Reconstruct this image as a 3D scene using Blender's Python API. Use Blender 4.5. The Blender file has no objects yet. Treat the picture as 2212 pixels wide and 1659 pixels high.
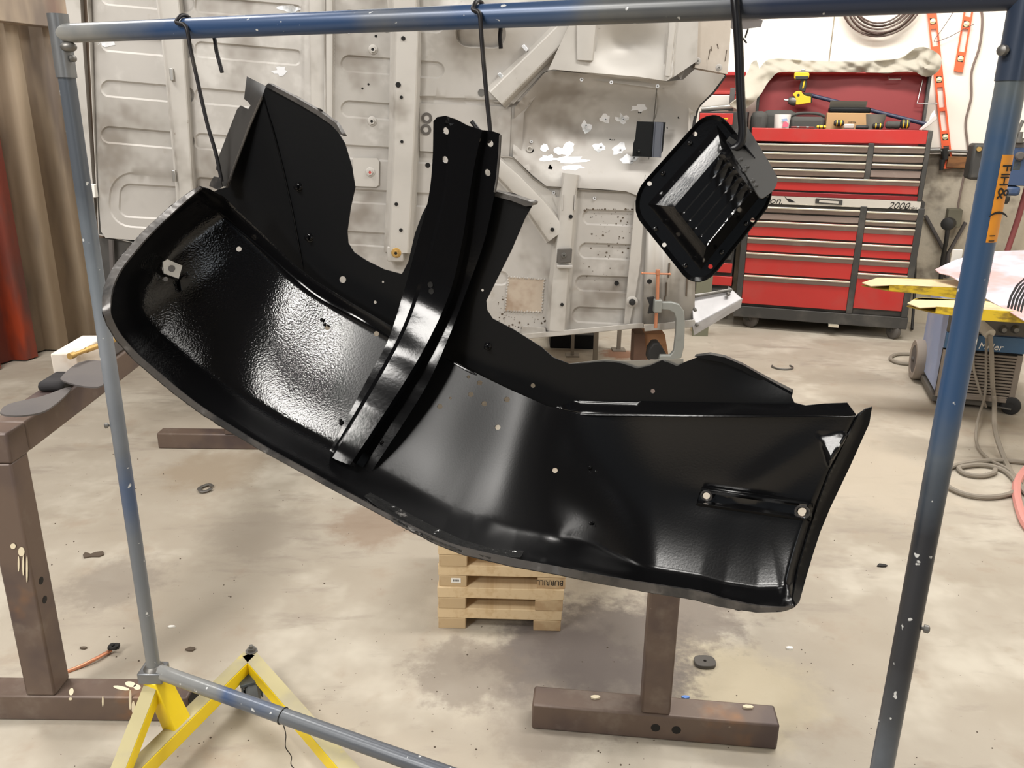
import bpy, bmesh, math, random
import numpy as np
from mathutils import Vector, Matrix
from mathutils.geometry import delaunay_2d_cdt
random.seed(7); rng = np.random.default_rng(7)
C = bpy.context.scene.collection
SC = bpy.context.scene

# ------------------------------------------------------------------ camera
FPX, PITCH, ROLL, HCAM = 1780.0, math.radians(18.2), math.radians(0.7), 1.55
O = np.array([0.0, 0.0, HCAM])
_F = np.array([0, math.cos(PITCH), -math.sin(PITCH)])
_U0 = np.array([0, math.sin(PITCH), math.cos(PITCH)])
_R0 = np.array([1.0, 0, 0])
_R = math.cos(ROLL) * _R0 + math.sin(ROLL) * _U0
_U = -math.sin(ROLL) * _R0 + math.cos(ROLL) * _U0
cam_d = bpy.data.cameras.new('camera'); cam = bpy.data.objects.new('camera', cam_d); C.objects.link(cam)
cam_d.sensor_fit = 'HORIZONTAL'; cam_d.sensor_width = 36.0; cam_d.lens = FPX / 2212 * 36.0
cam_d.clip_start = 0.05; cam_d.clip_end = 60
cam.matrix_world = Matrix(((_R[0], _U[0], -_F[0], 0), (_R[1], _U[1], -_F[1], 0), (_R[2], _U[2], -_F[2], HCAM), (0, 0, 0, 1)))
SC.camera = cam

# ------------------------------------------------------------------ light and exposure
SC.view_settings.view_transform = 'Standard'; SC.view_settings.look = 'None'
SC.view_settings.gamma = 1.0; SC.view_settings.use_curve_mapping = False
SC.view_settings.exposure = 0.0
w = bpy.data.worlds.new('world'); SC.world = w; w.use_nodes = True
w.node_tree.nodes['Background'].inputs[0].default_value = (0.8, 0.9, 1.0, 1)
w.node_tree.nodes['Background'].inputs[1].default_value = 0.15

def area(name, loc, target, sx, sy, power, col=(1, 1, 1)):
    l = bpy.data.lights.new(name, 'AREA'); l.shape = 'RECTANGLE'; l.size = sx; l.size_y = sy
    l.energy = power; l.color = col
    o = bpy.data.objects.new(name, l); C.objects.link(o); o.location = loc
    o.rotation_euler = (Vector(target) - Vector(loc)).to_track_quat('-Z', 'Y').to_euler()
    return o
WARM = (1.0, 0.968, 0.92)
# fluorescent strips under the roof
area('ceiling_lamp', (-3.75, -2.6, 3.75), (-3.4, -2.0, 0), 1.0, 1.1, 215, WARM)
area('ceiling_lamp', (-2.0, -0.15, 3.75), (-1.9, -0.05, 0), 1.7, 0.85, 140, WARM)
area('ceiling_lamp', (2.0, 0.6, 3.75), (2.0, 0.6, 0), 0.4, 2.4, 32, WARM)
area('ceiling_lamp', (-2.4, 3.0, 3.8), (-2.2, 3.2, 0), 1.8, 0.6, 85, WARM)
area('ceiling_lamp', (1.8, 2.5, 3.8), (1.8, 2.7, 0), 2.4, 0.4, 95, WARM)
area('ceiling_lamp', (1.9, 5.0, 3.7), (2.1, 5.5, 0), 2.6, 0.4, 120, WARM)
area('ceiling_lamp', (-1.2, 5.4, 3.7), (-1.2, 5.4, 0), 2.4, 0.4, 40, WARM)
# daylight from the open door behind the photographer
area('door_daylight', (2.6, -4.9, 2.2), (0.8, 3.0, 1.0), 2.2, 1.6, 40, (0.86, 0.93, 1.0))

# ------------------------------------------------------------------ projection helpers (pixel of the 2212x1659 frame -> point in the room)
def rays(px, py):
    px = np.atleast_1d(np.asarray(px, float)); py = np.atleast_1d(np.asarray(py, float))
    x = (px - 1106) / FPX; y = -(py - 829.5) / FPX
    return _F[None, :] + x[:, None] * _R[None, :] + y[:, None] * _U[None, :]
def at_y(px, py, Y):
    r = rays(px, py); p = O + r / r[:, 1:2] * np.asarray(Y, float).reshape(-1, 1)
    return p if p.shape[0] > 1 else p[0]
def at_z(px, py, z=0.0):
    r = rays(px, py); p = O + r * ((z - HCAM) / r[:, 2])[:, None]
    return p if p.shape[0] > 1 else p[0]
class Plane:
    """a plane in the room; pt() gives where a line of sight meets it, h metres proud of it"""
    def __init__(s, p0, n):
        s.p0 = np.asarray(p0, float); s.n = np.asarray(n, float) / np.linalg.norm(n)
        if np.dot(s.n, O - s.p0) < 0: s.n = -s.n
    def pt(s, px, py, h=0.0):
        r = rays(px, py); h = np.broadcast_to(np.asarray(h, float), (r.shape[0],))
        t = (np.dot(s.p0 - O, s.n) + h) / (r @ s.n)
        p = O + r * t[:, None]
        return p if p.shape[0] > 1 else p[0]
def wall_plane(a, b):
    a = np.asarray(a, float); b = np.asarray(b, float); d = b - a
    return Plane(a, (d[1], -d[0], 0))
A3 = lambda *v: np.array(v, float)
def nrm(v): v = np.asarray(v, float); return v / (np.linalg.norm(v) + 1e-12)

# ------------------------------------------------------------------ materials
MATS = {}
def srgb(r, g, b):
    f = lambda c: (c / 255) / 12.92 if c / 255 <= 0.04045 else ((c / 255 + 0.055) / 1.055) ** 2.4
    return (f(r), f(g), f(b), 1.0)
def mk(name, col, rough=0.5, metal=0.0, var=None, bump=None, spec=0.5, coat=0.0, rvar=None):
    """col: base colour.  var: list of (colour, noise scale, threshold low, threshold high, strength[, stretch xyz, detail])
    bump: (scale, strength, distance).  rvar: (scale, rough2)"""
    m = bpy.data.materials.new(name); m.use_nodes = True; nt = m.node_tree; N = nt.nodes; L = nt.links
    b = N['Principled BSDF']; b.inputs['Roughness'].default_value = rough; b.inputs['Metallic'].default_value = metal
    b.inputs['Specular IOR Level'].default_value = spec; b.inputs['Coat Weight'].default_value = coat
    b.inputs['Base Color'].default_value = col
    tc = N.new('ShaderNodeTexCoord'); cur = None
    for i, vv in enumerate(var or []):
        c2, sc, lo, hi, st = vv[:5]; stretch = vv[5] if len(vv) > 5 else None; det = vv[6] if len(vv) > 6 else 4.0
        mp = N.new('ShaderNodeMapping'); L.new(tc.outputs['Object'], mp.inputs[0])
        mp.inputs['Location'].default_value = (i * 3.7, i * 1.3, i * 2.1)
        if stretch: mp.inputs['Scale'].default_value = stretch
        nz = N.new('ShaderNodeTexNoise'); nz.inputs['Scale'].default_value = sc; nz.inputs['Detail'].default_value = det
        nz.inputs['Roughness'].default_value = 0.6
        L.new(mp.outputs[0], nz.inputs['Vector'])
        mr = N.new('ShaderNodeMapRange'); mr.inputs[1].default_value = lo; mr.inputs[2].default_value = hi
        mr.inputs[3].default_value = 0; mr.inputs[4].default_value = st; mr.interpolation_type = 'SMOOTHSTEP'
        L.new(nz.outputs[0], mr.inputs[0])
        mx = N.new('ShaderNodeMix'); mx.data_type = 'RGBA'
        L.new(mr.outputs[0], mx.inputs[0])
        if cur is None: mx.inputs[6].default_value = col
        else: L.new(cur, mx.inputs[6])
        mx.inputs[7].default_value = c2; cur = mx.outputs[2]
    if cur is not None: L.new(cur, b.inputs['Base Color'])
    if bump:
        nz = N.new('ShaderNodeTexNoise'); nz.inputs['Scale'].default_value = bump[0]; nz.inputs['Detail'].default_value = 2.0
        L.new(tc.outputs['Object'], nz.inputs['Vector'])
        bp = N.new('ShaderNodeBump'); bp.inputs['Strength'].default_value = bump[1]; bp.inputs['Distance'].default_value = bump[2]
        L.new(nz.outputs[0], bp.inputs['Height']); L.new(bp.outputs[0], b.inputs['Normal'])
    if rvar:
        nz = N.new('ShaderNodeTexNoise'); nz.inputs['Scale'].default_value = rvar[0]
        L.new(tc.outputs['Object'], nz.inputs['Vector'])
        mr = N.new('ShaderNodeMapRange'); mr.inputs[1].default_value = .35; mr.inputs[2].default_value = .65
        mr.inputs[3].default_value = rough; mr.inputs[4].default_value = rvar[1]
        L.new(nz.outputs[0], mr.inputs[0]); L.new(mr.outputs[0], b.inputs['Roughness'])
    MATS[name] = m
    return m

# ------------------------------------------------------------------ meshes
ORG = {}
class MB:
    def __init__(s): s.v = []; s.f = []; s.smooth = True
    def add(s, verts, faces):
        o = len(s.v); s.v.extend([tuple(map(float, p)) for p in verts]); s.f.extend([tuple(i + o for i in f) for f in faces]); return s
    def hexa(s, b, t):
        """8-corner block: bottom ring b (4), top ring t (4)"""
        return s.add(list(b) + list(t), [(3, 2, 1, 0), (4, 5, 6, 7), (0, 1, 5, 4), (1, 2, 6, 5), (2, 3, 7, 6), (3, 0, 4, 7)])
    def box(s, c, size, ax=None):
        c = np.asarray(c, float); ax = np.eye(3) if ax is None else np.asarray(ax, float)
        hx, hy, hz = [np.asarray(ax[i]) * size[i] / 2 for i in range(3)]
        b = [c - hx - hy - hz, c + hx - hy - hz, c + hx + hy - hz, c - hx + hy - hz]
        t = [p + 2 * hz for p in b]
        return s.hexa(b, t)
    def beam(s, a, b, w, h, up=(0, 0, 1)):
        a = np.asarray(a, float); b = np.asarray(b, float); d = nrm(b - a); sd = nrm(np.cross(d, up)); u = np.cross(sd, d)
        q = lambda p: [p - sd * w / 2 - u * h / 2, p + sd * w / 2 - u * h / 2, p + sd * w / 2 + u * h / 2, p - sd * w / 2 + u * h / 2]
        return s.hexa(q(a), q(b))
    def tube(s, pts, r, n=12, cap=True, flat=1.0):
        pts = [np.asarray(p, float) for p in pts]; m = len(pts); r = np.broadcast_to(np.asarray(r, float), (m,))
        o = len(s.v); prev = None; vs = []
        for i, p in enumerate(pts):
            d = nrm(pts[min(i + 1, m - 1)] - pts[max(i - 1, 0)])
            if prev is None:
                ref = A3(0, 0, 1) if abs(d[2]) < 0.9 else A3(1, 0, 0); u = nrm(np.cross(d, ref))
            else: u = nrm(prev - d * np.dot(prev, d))
            prev = u; w_ = np.cross(d, u)
            for k in range(n):
                a = 2 * math.pi * k / n; vs.append(p + r[i] * (math.cos(a) * u + flat * math.sin(a) * w_))
        fs = [(i * n + k, i * n + (k + 1) % n, (i + 1) * n + (k + 1) % n, (i + 1) * n + k) for i in range(m - 1) for k in range(n)]
        if cap: fs += [tuple(range(n - 1, -1, -1)), tuple((m - 1) * n + k for k in range(n))]
        return s.add(vs, fs)
    def lathe(s, c, axis, prof, n=20):
        """prof: list of (radius, height along axis)"""
        c = np.asarray(c, float); d = nrm(axis); ref = A3(0, 0, 1) if abs(d[2]) < 0.9 else A3(1, 0, 0)
        u = nrm(np.cross(d, ref)); w_ = np.cross(d, u); vs = []
        for r, h in prof:
            for k in range(n):
                a = 2 * math.pi * k / n; vs.append(c + d * h + r * (math.cos(a) * u + math.sin(a) * w_))
        m = len(prof)
        fs = [(i * n + k, i * n + (k + 1) % n, (i + 1) * n + (k + 1) % n, (i + 1) * n + k) for i in range(m - 1) for k in range(n)]
        fs += [tuple(range(n - 1, -1, -1)), tuple((m - 1) * n + k for k in range(n))]
        return s.add(vs, fs)
    def cyl(s, a, b, r, n=16): return s.tube([a, b], r, n)
    def prism(s, poly, d):
        """3-D polygon extruded by vector d"""
        d = np.asarray(d, float); n = len(poly); poly = [np.asarray(p, float) for p in poly]
        return s.add(poly + [p + d for p in poly], [tuple(range(n - 1, -1, -1)), tuple(range(n, 2 * n))] + [(k, (k + 1) % n, n + (k + 1) % n, n + k) for k in range(n)])
    def ball(s, c, r, seg=12, ring=8, sc=(1, 1, 1)):
        c = np.asarray(c, float); vs = [c + A3(0, 0, r * sc[2])]
        for i in range(1, ring):
            for k in range(seg):
                th = math.pi * i / ring; a = 2 * math.pi * k / seg
                vs.append(c + A3(r * sc[0] * math.sin(th) * math.cos(a), r * sc[1] * math.sin(th) * math.sin(a), r * sc[2] * math.cos(th)))
        vs.append(c - A3(0, 0, r * sc[2])); fs = []
        for k in range(seg): fs.append((0, 1 + k, 1 + (k + 1) % seg))
        for i in range(ring - 2):
            for k in range(seg):
                a = 1 + i * seg + k; b = 1 + i * seg + (k + 1) % seg; fs.append((a, a + seg, b + seg, b))
        e = len(vs) - 1; q = 1 + (ring - 2) * seg
        for k in range(seg): fs.append((e, q + (k + 1) % seg, q + k))
        return s.add(vs, fs)

def link(name, me, parent=None):
    o = bpy.data.objects.new(name, me); C.objects.link(o)
    return o
def obj(name, mb, mat, parent=None, org=None, bev=0.0, smooth=40, label=None, solid=0.0, kind=None, subd=0):
    """one mesh object; world coordinates go in, the thing's origin is taken off"""
    if parent is not None: og = ORG[parent.name]
    else: og = np.asarray(org if org is not None else np.array(mb.v).mean(axis=0), float)
    me = bpy.data.meshes.new(name)
    me.from_pydata([tuple(np.asarray(p) - og) for p in mb.v], [], mb.f); me.update()
    bm = bmesh.new(); bm.from_mesh(me); bmesh.ops.recalc_face_normals(bm, faces=bm.faces); bm.to_mesh(me); bm.free()
    if mat: me.materials.append(mat)
    if smooth:
        me.polygons.foreach_set('use_smooth', [True] * len(me.polygons)); me.set_sharp_from_angle(angle=math.radians(smooth))
    o = link(name, me)
    if parent is not None: o.parent = parent
    else: o.location = og
    ORG[o.name] = og
    if bev:
        md = o.modifiers.new('bevel', 'BEVEL'); md.width = bev; md.segments = 2; md.limit_method = 'ANGLE'; md.angle_limit = math.radians(35)
    if solid:
        md = o.modifiers.new('solidify', 'SOLIDIFY'); md.thickness = solid; md.offset = -1
    if subd:
        md = o.modifiers.new('subd', 'SUBSURF'); md.levels = subd; md.render_levels = subd
    if label: o['label'] = label
    if kind: o['kind'] = kind
    return o
def tag(o, label, cat, group=None, kind=None):
    o['label'] = label; o['category'] = cat
    if group: o['group'] = group
    if kind: o['kind'] = kind
    return o
def thing(name, loc, label, cat, group=None):
    o = bpy.data.objects.new(name, None); C.objects.link(o); o.location = [float(x) for x in loc]; o.empty_display_size = 0.05
    ORG[o.name] = np.asarray(loc, float)
    return tag(o, label, cat, group)
def struct(name, mb, mat, **k):
    o = obj(name, mb, mat, org=(0, 0, 0), **k); o['kind'] = 'structure'; return o

def cr(pts, n=6, closed=False):
    """Catmull-Rom through the points"""
    P = [np.asarray(p, float) for p in pts]; m = len(P); out = []
    g = (lambda i: P[i % m]) if closed else (lambda i: P[min(max(i, 0), m - 1)])
    for i in range(m if closed else m - 1):
        a, b, c, d = g(i - 1), g(i), g(i + 1), g(i + 2)
        for k in range(n):
            t = k / n; out.append(0.5 * ((2 * b) + (c - a) * t + (2 * a - 5 * b + 4 * c - d) * t * t + (3 * b - a - 3 * c + d) * t ** 3))
    if not closed: out.append(P[-1])
    return np.array(out)
def dens(poly, step, closed=True):
    P = np.asarray(poly, float); out = []; n = len(P)
    for i in range(n if closed else n - 1):
        a, b = P[i], P[(i + 1) % n]; k = max(1, int(np.linalg.norm(b - a) / step))
        for j in range(k): out.append(a + (b - a) * j / k)
    if not closed: out.append(P[-1])
    return np.array(out)
def inside(x, y, poly):
    P = np.asarray(poly); r = np.zeros(len(x), bool); n = len(P)
    for i in range(n):
        x0, y0 = P[i]; x1, y1 = P[(i + 1) % n]
        if y0 == y1: continue
        c = (y0 > y) != (y1 > y); r ^= c & (x < (x1 - x0) * (y - y0) / (y1 - y0) + x0)
    return r
def dpoly(x, y, P, closed=False):
    """distance to a polyline, and the running length of the nearest point"""
    P = np.asarray(P, float); best = np.full(len(x), 1e9); arc = np.zeros(len(x)); run = 0.0; n = len(P)
    for i in range(n if closed else n - 1):
        a, b = P[i], P[(i + 1) % n]; d = b - a; l = np.hypot(*d)
        if l < 1e-9: continue
        t = np.clip(((x - a[0]) * d[0] + (y - a[1]) * d[1]) / l ** 2, 0, 1)
        q = np.hypot(x - a[0] - t * d[0], y - a[1] - t * d[1]); m = q < best
        best[m] = q[m]; arc[m] = run + t[m] * l; run += l
    return best, arc
def sst(e0, e1, x): t = np.clip((x - e0) / (e1 - e0), 0, 1); return t * t * (3 - 2 * t)
def circ(cx, cy, r, n=10, ry=None, rot=0.0):
    a = np.arange(n) * 2 * math.pi / n; ry = ry or r; X = r * np.cos(a); Y = ry * np.sin(a)
    return np.stack([cx + X * math.cos(rot) - Y * math.sin(rot), cy + X * math.sin(rot) + Y * math.cos(rot)], 1)
def sheet_mb(outline, fn, holes=(), step=14, fine=None, fstep=4, lines=()):
    """a sheet of metal: its outline, cut-outs and inner points are triangulated, then every point is placed in the room by fn"""
    ol = dens(outline, step if step < 10 else step * 0.6); V2 = [tuple(p) for p in ol]; n = len(ol); E = [(i, (i + 1) % n) for i in range(n)]
    for h in holes:
        o = len(V2); V2 += [tuple(p) for p in h]; E += [(o + i, o + (i + 1) % len(h)) for i in range(len(h))]
    for ln, closed in lines:
        P_ = dens(ln, min(step, 10) * .8, closed); keep = inside(P_[:, 0], P_[:, 1], ol)
        for h in holes: keep &= ~inside(P_[:, 0], P_[:, 1], h)
        o = len(V2); V2 += [tuple(p) for p in P_]; k = len(P_)
        E += [(o + i, o + (i + 1) % k) for i in range(k if closed else k - 1) if keep[i] and keep[(i + 1) % k]]
    x0, y0 = ol.min(0); x1, y1 = ol.max(0)
    gx, gy = np.meshgrid(np.arange(x0 + step / 2, x1, step), np.arange(y0 + step / 2, y1, step)); gx = gx.copy(); gx[1::2] += step / 2
    gx = gx.ravel(); gy = gy.ravel()
    if fine is not None:
        fx, fy = np.meshgrid(np.arange(x0 + 1, x1, fstep), np.arange(y0 + 1, y1, fstep)); fx = fx.copy(); fx[1::2] += fstep / 2; fx = fx.ravel(); fy = fy.ravel()
        k = fine(fx, fy); km = fine(gx, gy)
        gx = np.concatenate([gx[~km], fx[k]]); gy = np.concatenate([gy[~km], fy[k]])
    ok = inside(gx, gy, ol)
    for h in holes: ok &= ~inside(gx, gy, h)
    gx, gy = gx[ok], gy[ok]
    dmin, _ = dpoly(gx, gy, ol, True); ms = min(step, fstep if fine is not None else step) * 0.35
    ok = dmin > ms
    for h in holes:
        dh, _ = dpoly(gx, gy, h, True); ok &= dh > 1.0
    if lines:
        nb = n + sum(len(h) for h in holes); Q = np.array(V2[nb:])
        for i0 in range(0, len(gx), 4000):
            d2 = ((gx[i0:i0 + 4000, None] - Q[None, :, 0]) ** 2 + (gy[i0:i0 + 4000, None] - Q[None, :, 1]) ** 2).min(1); ok[i0:i0 + 4000] &= d2 > (3.0 if step > 6 else 2.2) ** 2
    V2 += list(zip(gx[ok], gy[ok]))
    r = delaunay_2d_cdt([Vector((float(a), float(b))) for a, b in V2], E, [], 0, 1e-4)
    vs = np.array([tuple(v) for v in r[0]]); fs = np.array([tuple(f) for f in r[2]])
    cx = vs[fs, 0].mean(1); cy = vs[fs, 1].mean(1)
    ok = inside(cx, cy, ol)
    for h in holes: ok &= ~inside(cx, cy, h)
    fs = fs[ok]
    P = fn(vs[:, 0], vs[:, 1]); mb = MB(); mb.add(P, [tuple(int(i) for i in f) for f in fs])
    return mb
def sheet(name, outline, fn, mat, parent=None, holes=(), step=14, thick=0.0015, fine=None, fstep=4, label=None, org=None, smooth=50, kind=None, lines=()):
    mb = sheet_mb(outline, fn, holes, step, fine, fstep, lines)
    o = obj(name, mb, mat, parent, org=org, smooth=smooth, label=label, kind=kind)
    me = o.data
    # face towards the viewer so the thickness grows away from him
    og = ORG[o.name]; p = me.polygons[len(me.polygons) // 2]
    if np.dot(np.array(p.normal), O - og - np.array(p.center)) < 0:
        me.flip_normals()
    if thick:
        bm = bmesh.new(); bm.from_mesh(me)
        for e in bm.edges:
            if e.is_boundary: e.smooth = False
        bm.to_mesh(me); bm.free()
        md = o.modifiers.new('solidify', 'SOLIDIFY'); md.thickness = thick; md.offset = -1
    return o
def label_text(name, s, size, origin, xdir, ydir, mat, parent, shear=0.0, ext=0.0004, align='LEFT', sx=1.0):
    cu = bpy.data.curves.new(name, 'FONT'); cu.body = s; cu.size = size; cu.extrude = ext; cu.shear = shear; cu.align_x = align; cu.resolution_u = 3
    tmp = bpy.data.objects.new('text_source', cu); C.objects.link(tmp); dg = bpy.context.evaluated_depsgraph_get()
    me = bpy.data.meshes.new_from_object(tmp.evaluated_get(dg)); bpy.data.objects.remove(tmp); me.name = name
    me.materials.clear(); me.materials.append(mat); o = bpy.data.objects.new(name, me); C.objects.link(o); o.parent = parent
    x = nrm(xdir); y = np.asarray(ydir, float); y = nrm(y - x * np.dot(x, y)); z = np.cross(x, y); p = np.asarray(origin, float) - ORG[parent.name]
    me.transform(Matrix(((x[0] * sx, y[0], z[0], p[0]), (x[1] * sx, y[1], z[1], p[1]), (x[2] * sx, y[2], z[2], p[2]), (0, 0, 0, 1))))
    ORG[o.name] = ORG[parent.name]; o['kind'] = 'thing'
    return o
# ================================================================== materials
WHITE_WALL = mk('painted wall', srgb(246, 240, 228), .6, var=[(srgb(222, 212, 196), 3.0, .55, .8, .5)])
DIRTY_WALL = mk('dirty concrete', srgb(192, 182, 164), .85, var=[(srgb(104, 95, 84), 2.6, .48, .68, .85), (srgb(205, 197, 180), 6, .55, .75, .5)], bump=(40, .25, .01))
CONC = mk('concrete floor', srgb(172, 163, 149), .62,
          var=[(srgb(160, 150, 135), 1.1, .42, .66, .9), (srgb(196, 189, 175), 2.6, .48, .72, .8), (srgb(150, 140, 128), 3.2, .54, .7, .7, (1, 3, 1), 8),
               (srgb(158, 143, 126), 5.5, .56, .76, .65), (srgb(112, 102, 92), 9, .66, .8, .5), (srgb(96, 86, 76), 55, .70, .78, .5)],
          bump=(120, .12, .004), spec=.3)
def stain(m, spots):
    """dirty patches at fixed places of the floor: (x, y, radius, colour, strength, noise scale, stretch)"""
    nt = m.node_tree; N = nt.nodes; L = nt.links; b = N['Principled BSDF']; cur = b.inputs['Base Color'].links[0].from_socket
    tc = N.new('ShaderNodeTexCoord')
    for x, y, r, col, st, sc in spots:
        ds = N.new('ShaderNodeVectorMath'); ds.operation = 'DISTANCE'; L.new(tc.outputs['Object'], ds.inputs[0]); ds.inputs[1].default_value = (x, y, 0)
        nz = N.new('ShaderNodeTexNoise'); nz.inputs['Scale'].default_value = sc; nz.inputs['Detail'].default_value = 6; nz.inputs['Roughness'].default_value = .65; L.new(tc.outputs['Object'], nz.inputs[0])
        nm = N.new('ShaderNodeMath'); nm.operation = 'MULTIPLY_ADD'; L.new(nz.outputs[0], nm.inputs[0]); nm.inputs[1].default_value = -1.5 * r; L.new(ds.outputs['Value'], nm.inputs[2])
        mr = N.new('ShaderNodeMapRange'); mr.interpolation_type = 'SMOOTHSTEP'; mr.inputs[1].default_value = .28 * r; mr.inputs[2].default_value = -.25 * r; mr.inputs[3].default_value = 0; mr.inputs[4].default_value = st
        L.new(nm.outputs[0], mr.inputs[0]); mx = N.new('ShaderNodeMix'); mx.data_type = 'RGBA'; L.new(mr.outputs[0], mx.inputs[0]); L.new(cur, mx.inputs[6]); mx.inputs[7].default_value = col; cur = mx.outputs[2]
    L.new(cur, b.inputs['Base Color'])
_sp = []
for px, py, r, col, st, sc in ((1230, 1380, .5, srgb(192, 184, 168), .5, 5), (1560, 1480, .3, srgb(192, 180, 152), .6, 4), (1800, 1000, .6, srgb(190, 178, 160), .5, 4),
        (1190, 1420, .26, srgb(98, 90, 88), .85, 9), (1330, 1390, .30, srgb(104, 96, 92), .85, 13), (1010, 1450, .20, srgb(126, 116, 106), .7, 14), (1360, 1480, .22, srgb(104, 96, 92), .8, 16), (1490, 1330, .22, srgb(118, 109, 102), .75, 14), (1180, 1560, .2, srgb(132, 122, 112), .6, 8),
        (810, 1130, .22, srgb(140, 119, 101), .65, 7), (1340, 765, .16, srgb(132, 84, 56), .8, 9), (470, 1010, .3, srgb(146, 130, 110), .6, 6), (250, 1260, .2, srgb(126, 117, 108), .55, 11), (560, 1150, .25, srgb(140, 130, 118), .45, 9)):
    q = at_z(px, py); _sp.append((float(q[0]), float(q[1]), r, col, st, sc))
stain(CONC, _sp)
SHEET = mk('corrugated steel', srgb(186, 168, 146), .5, .1, var=[(srgb(124, 112, 104), 1.9, .44, .62, .9, (1, 1, .25)), (srgb(206, 190, 168), 3.5, .55, .75, .6, (1, 1, .3)), (srgb(150, 70, 46), 1.1, .56, .72, .55, (1, 1, .4))])
RUSTY = mk('red rust', srgb(150, 74, 62), .6, var=[(srgb(212, 84, 44), 2.5, .48, .6, .9, (1, 1, .25)), (srgb(118, 92, 88), 1.8, .5, .68, .85, (1, 1, .4))])
DARKWALL = mk('unseen dark wall', srgb(38, 36, 35), .9)  # near black chosen for out-of-view walls to keep fender reflections dark
DARKROOF = mk('dark roof', srgb(70, 66, 62), .9)
TUBE = mk('rusty steel tube', srgb(104, 88, 78), .45, .2, var=[(srgb(78, 66, 66), 2.6, .42, .62, .9), (srgb(150, 104, 62), 3.4, .56, .72, .85), (srgb(128, 116, 106), 9, .54, .74, .6), (srgb(170, 158, 144), 40, .70, .78, .5)], bump=(90, .08, .002))
TUBEDARK = mk('tube hollow shade', srgb(22, 20, 18), .8)  # near-black plates and discs stand for shaded tube ends and bolt holes
PAINTDRIP = mk('cream paint splash', srgb(226, 214, 186), .6)
GALV = mk('galvanised pipe', srgb(128, 130, 132), .35, .55, var=[(srgb(84, 88, 94), 3.2, .44, .66, .9), (srgb(158, 160, 160), 7, .58, .74, .6)])
STEEL = mk('bright steel', srgb(190, 188, 184), .3, .9)
DULL = mk('dull steel', srgb(120, 118, 114), .45, .7)
BLACKRUB = mk('black rubber', srgb(34, 33, 33), .7)
YELLOW = mk('yellow paint', srgb(238, 208, 26), .45, var=[(srgb(222, 196, 62), 8, .5, .75, .6)])
DUSTYELLOW = mk('dusty yellow', srgb(178, 168, 128), .85, var=[(srgb(160, 152, 130), 6, .45, .7, .8), (srgb(206, 184, 74), 10, .62, .75, .6)])
WOOD = mk('pine', srgb(214, 190, 152), .7, var=[(srgb(194, 164, 122), 3, .45, .7, .7, (14, 1, 14)), (srgb(236, 212, 168), 5, .55, .75, .6)])
WOODEND = mk('pine end', srgb(190, 166, 130), .8, var=[(srgb(166, 134, 98), 12, .48, .7, .7)])
INK = mk('black ink', srgb(30, 28, 26), .7)
WHITE = mk('white label', srgb(238, 236, 230), .6)
COPPER = mk('copper', srgb(204, 140, 108), .4, .6)
GREYRUB = mk('grey rubber', srgb(88, 84, 80), .75)
GREYPLATE = mk('dusty plate', srgb(92, 87, 85), .8, var=[(srgb(84, 80, 80), 5, .45, .7, .8)])
DARKSCRAP = mk('dark scrap', srgb(86, 74, 62), .8)
BRASS = mk('brass', srgb(196, 160, 96), .4, .6)

def pipe_mat(name, stops, axis, lo, hi):
    """painted pipe: paint colours run along one axis of the room, broken up by noise and specks"""
    m = bpy.data.materials.new(name); m.use_nodes = True; nt = m.node_tree; N = nt.nodes; L = nt.links; b = N['Principled BSDF']
    b.inputs['Roughness'].default_value = .33; b.inputs['Metallic'].default_value = .15
    tc = N.new('ShaderNodeTexCoord'); sp = N.new('ShaderNodeSeparateXYZ'); L.new(tc.outputs['Object'], sp.inputs[0])
    mr = N.new('ShaderNodeMapRange'); mr.inputs[1].default_value = lo; mr.inputs[2].default_value = hi; L.new(sp.outputs[axis], mr.inputs[0])
    nz = N.new('ShaderNodeTexNoise'); nz.inputs['Scale'].default_value = 7; nz.inputs['Detail'].default_value = 5; L.new(tc.outputs['Object'], nz.inputs[0])
    ma = N.new('ShaderNodeMath'); ma.operation = 'MULTIPLY_ADD'; L.new(nz.outputs[0], ma.inputs[0]); ma.inputs[1].default_value = .22; L.new(mr.outputs[0], ma.inputs[2])
    sb = N.new('ShaderNodeMath'); sb.operation = 'SUBTRACT'; L.new(ma.outputs[0], sb.inputs[0]); sb.inputs[1].default_value = .11
    rp = N.new('ShaderNodeValToRGB'); L.new(sb.outputs[0], rp.inputs[0]); e = rp.color_ramp.elements
    e[0].position, e[0].color = stops[0]; e[1].position, e[1].color = stops[-1]
    for p, c in stops[1:-1]: q = e.new(p); q.color = c
    n2 = N.new('ShaderNodeTexNoise'); n2.inputs['Scale'].default_value = 60; L.new(tc.outputs['Object'], n2.inputs[0])
    m2 = N.new('ShaderNodeMapRange'); m2.inputs[1].default_value = .71; m2.inputs[2].default_value = .74; L.new(n2.outputs[0], m2.inputs[0])
    mx = N.new('ShaderNodeMix'); mx.data_type = 'RGBA'; L.new(m2.outputs[0], mx.inputs[0]); L.new(rp.outputs[0], mx.inputs[6]); mx.inputs[7].default_value = srgb(206, 208, 208)
    L.new(mx.outputs[2], b.inputs['Base Color'])
    return m
BLUE, GREY, DGREY, NAVY = srgb(48, 72, 108), srgb(140, 138, 134), srgb(74, 78, 84), srgb(38, 46, 62)

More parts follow.
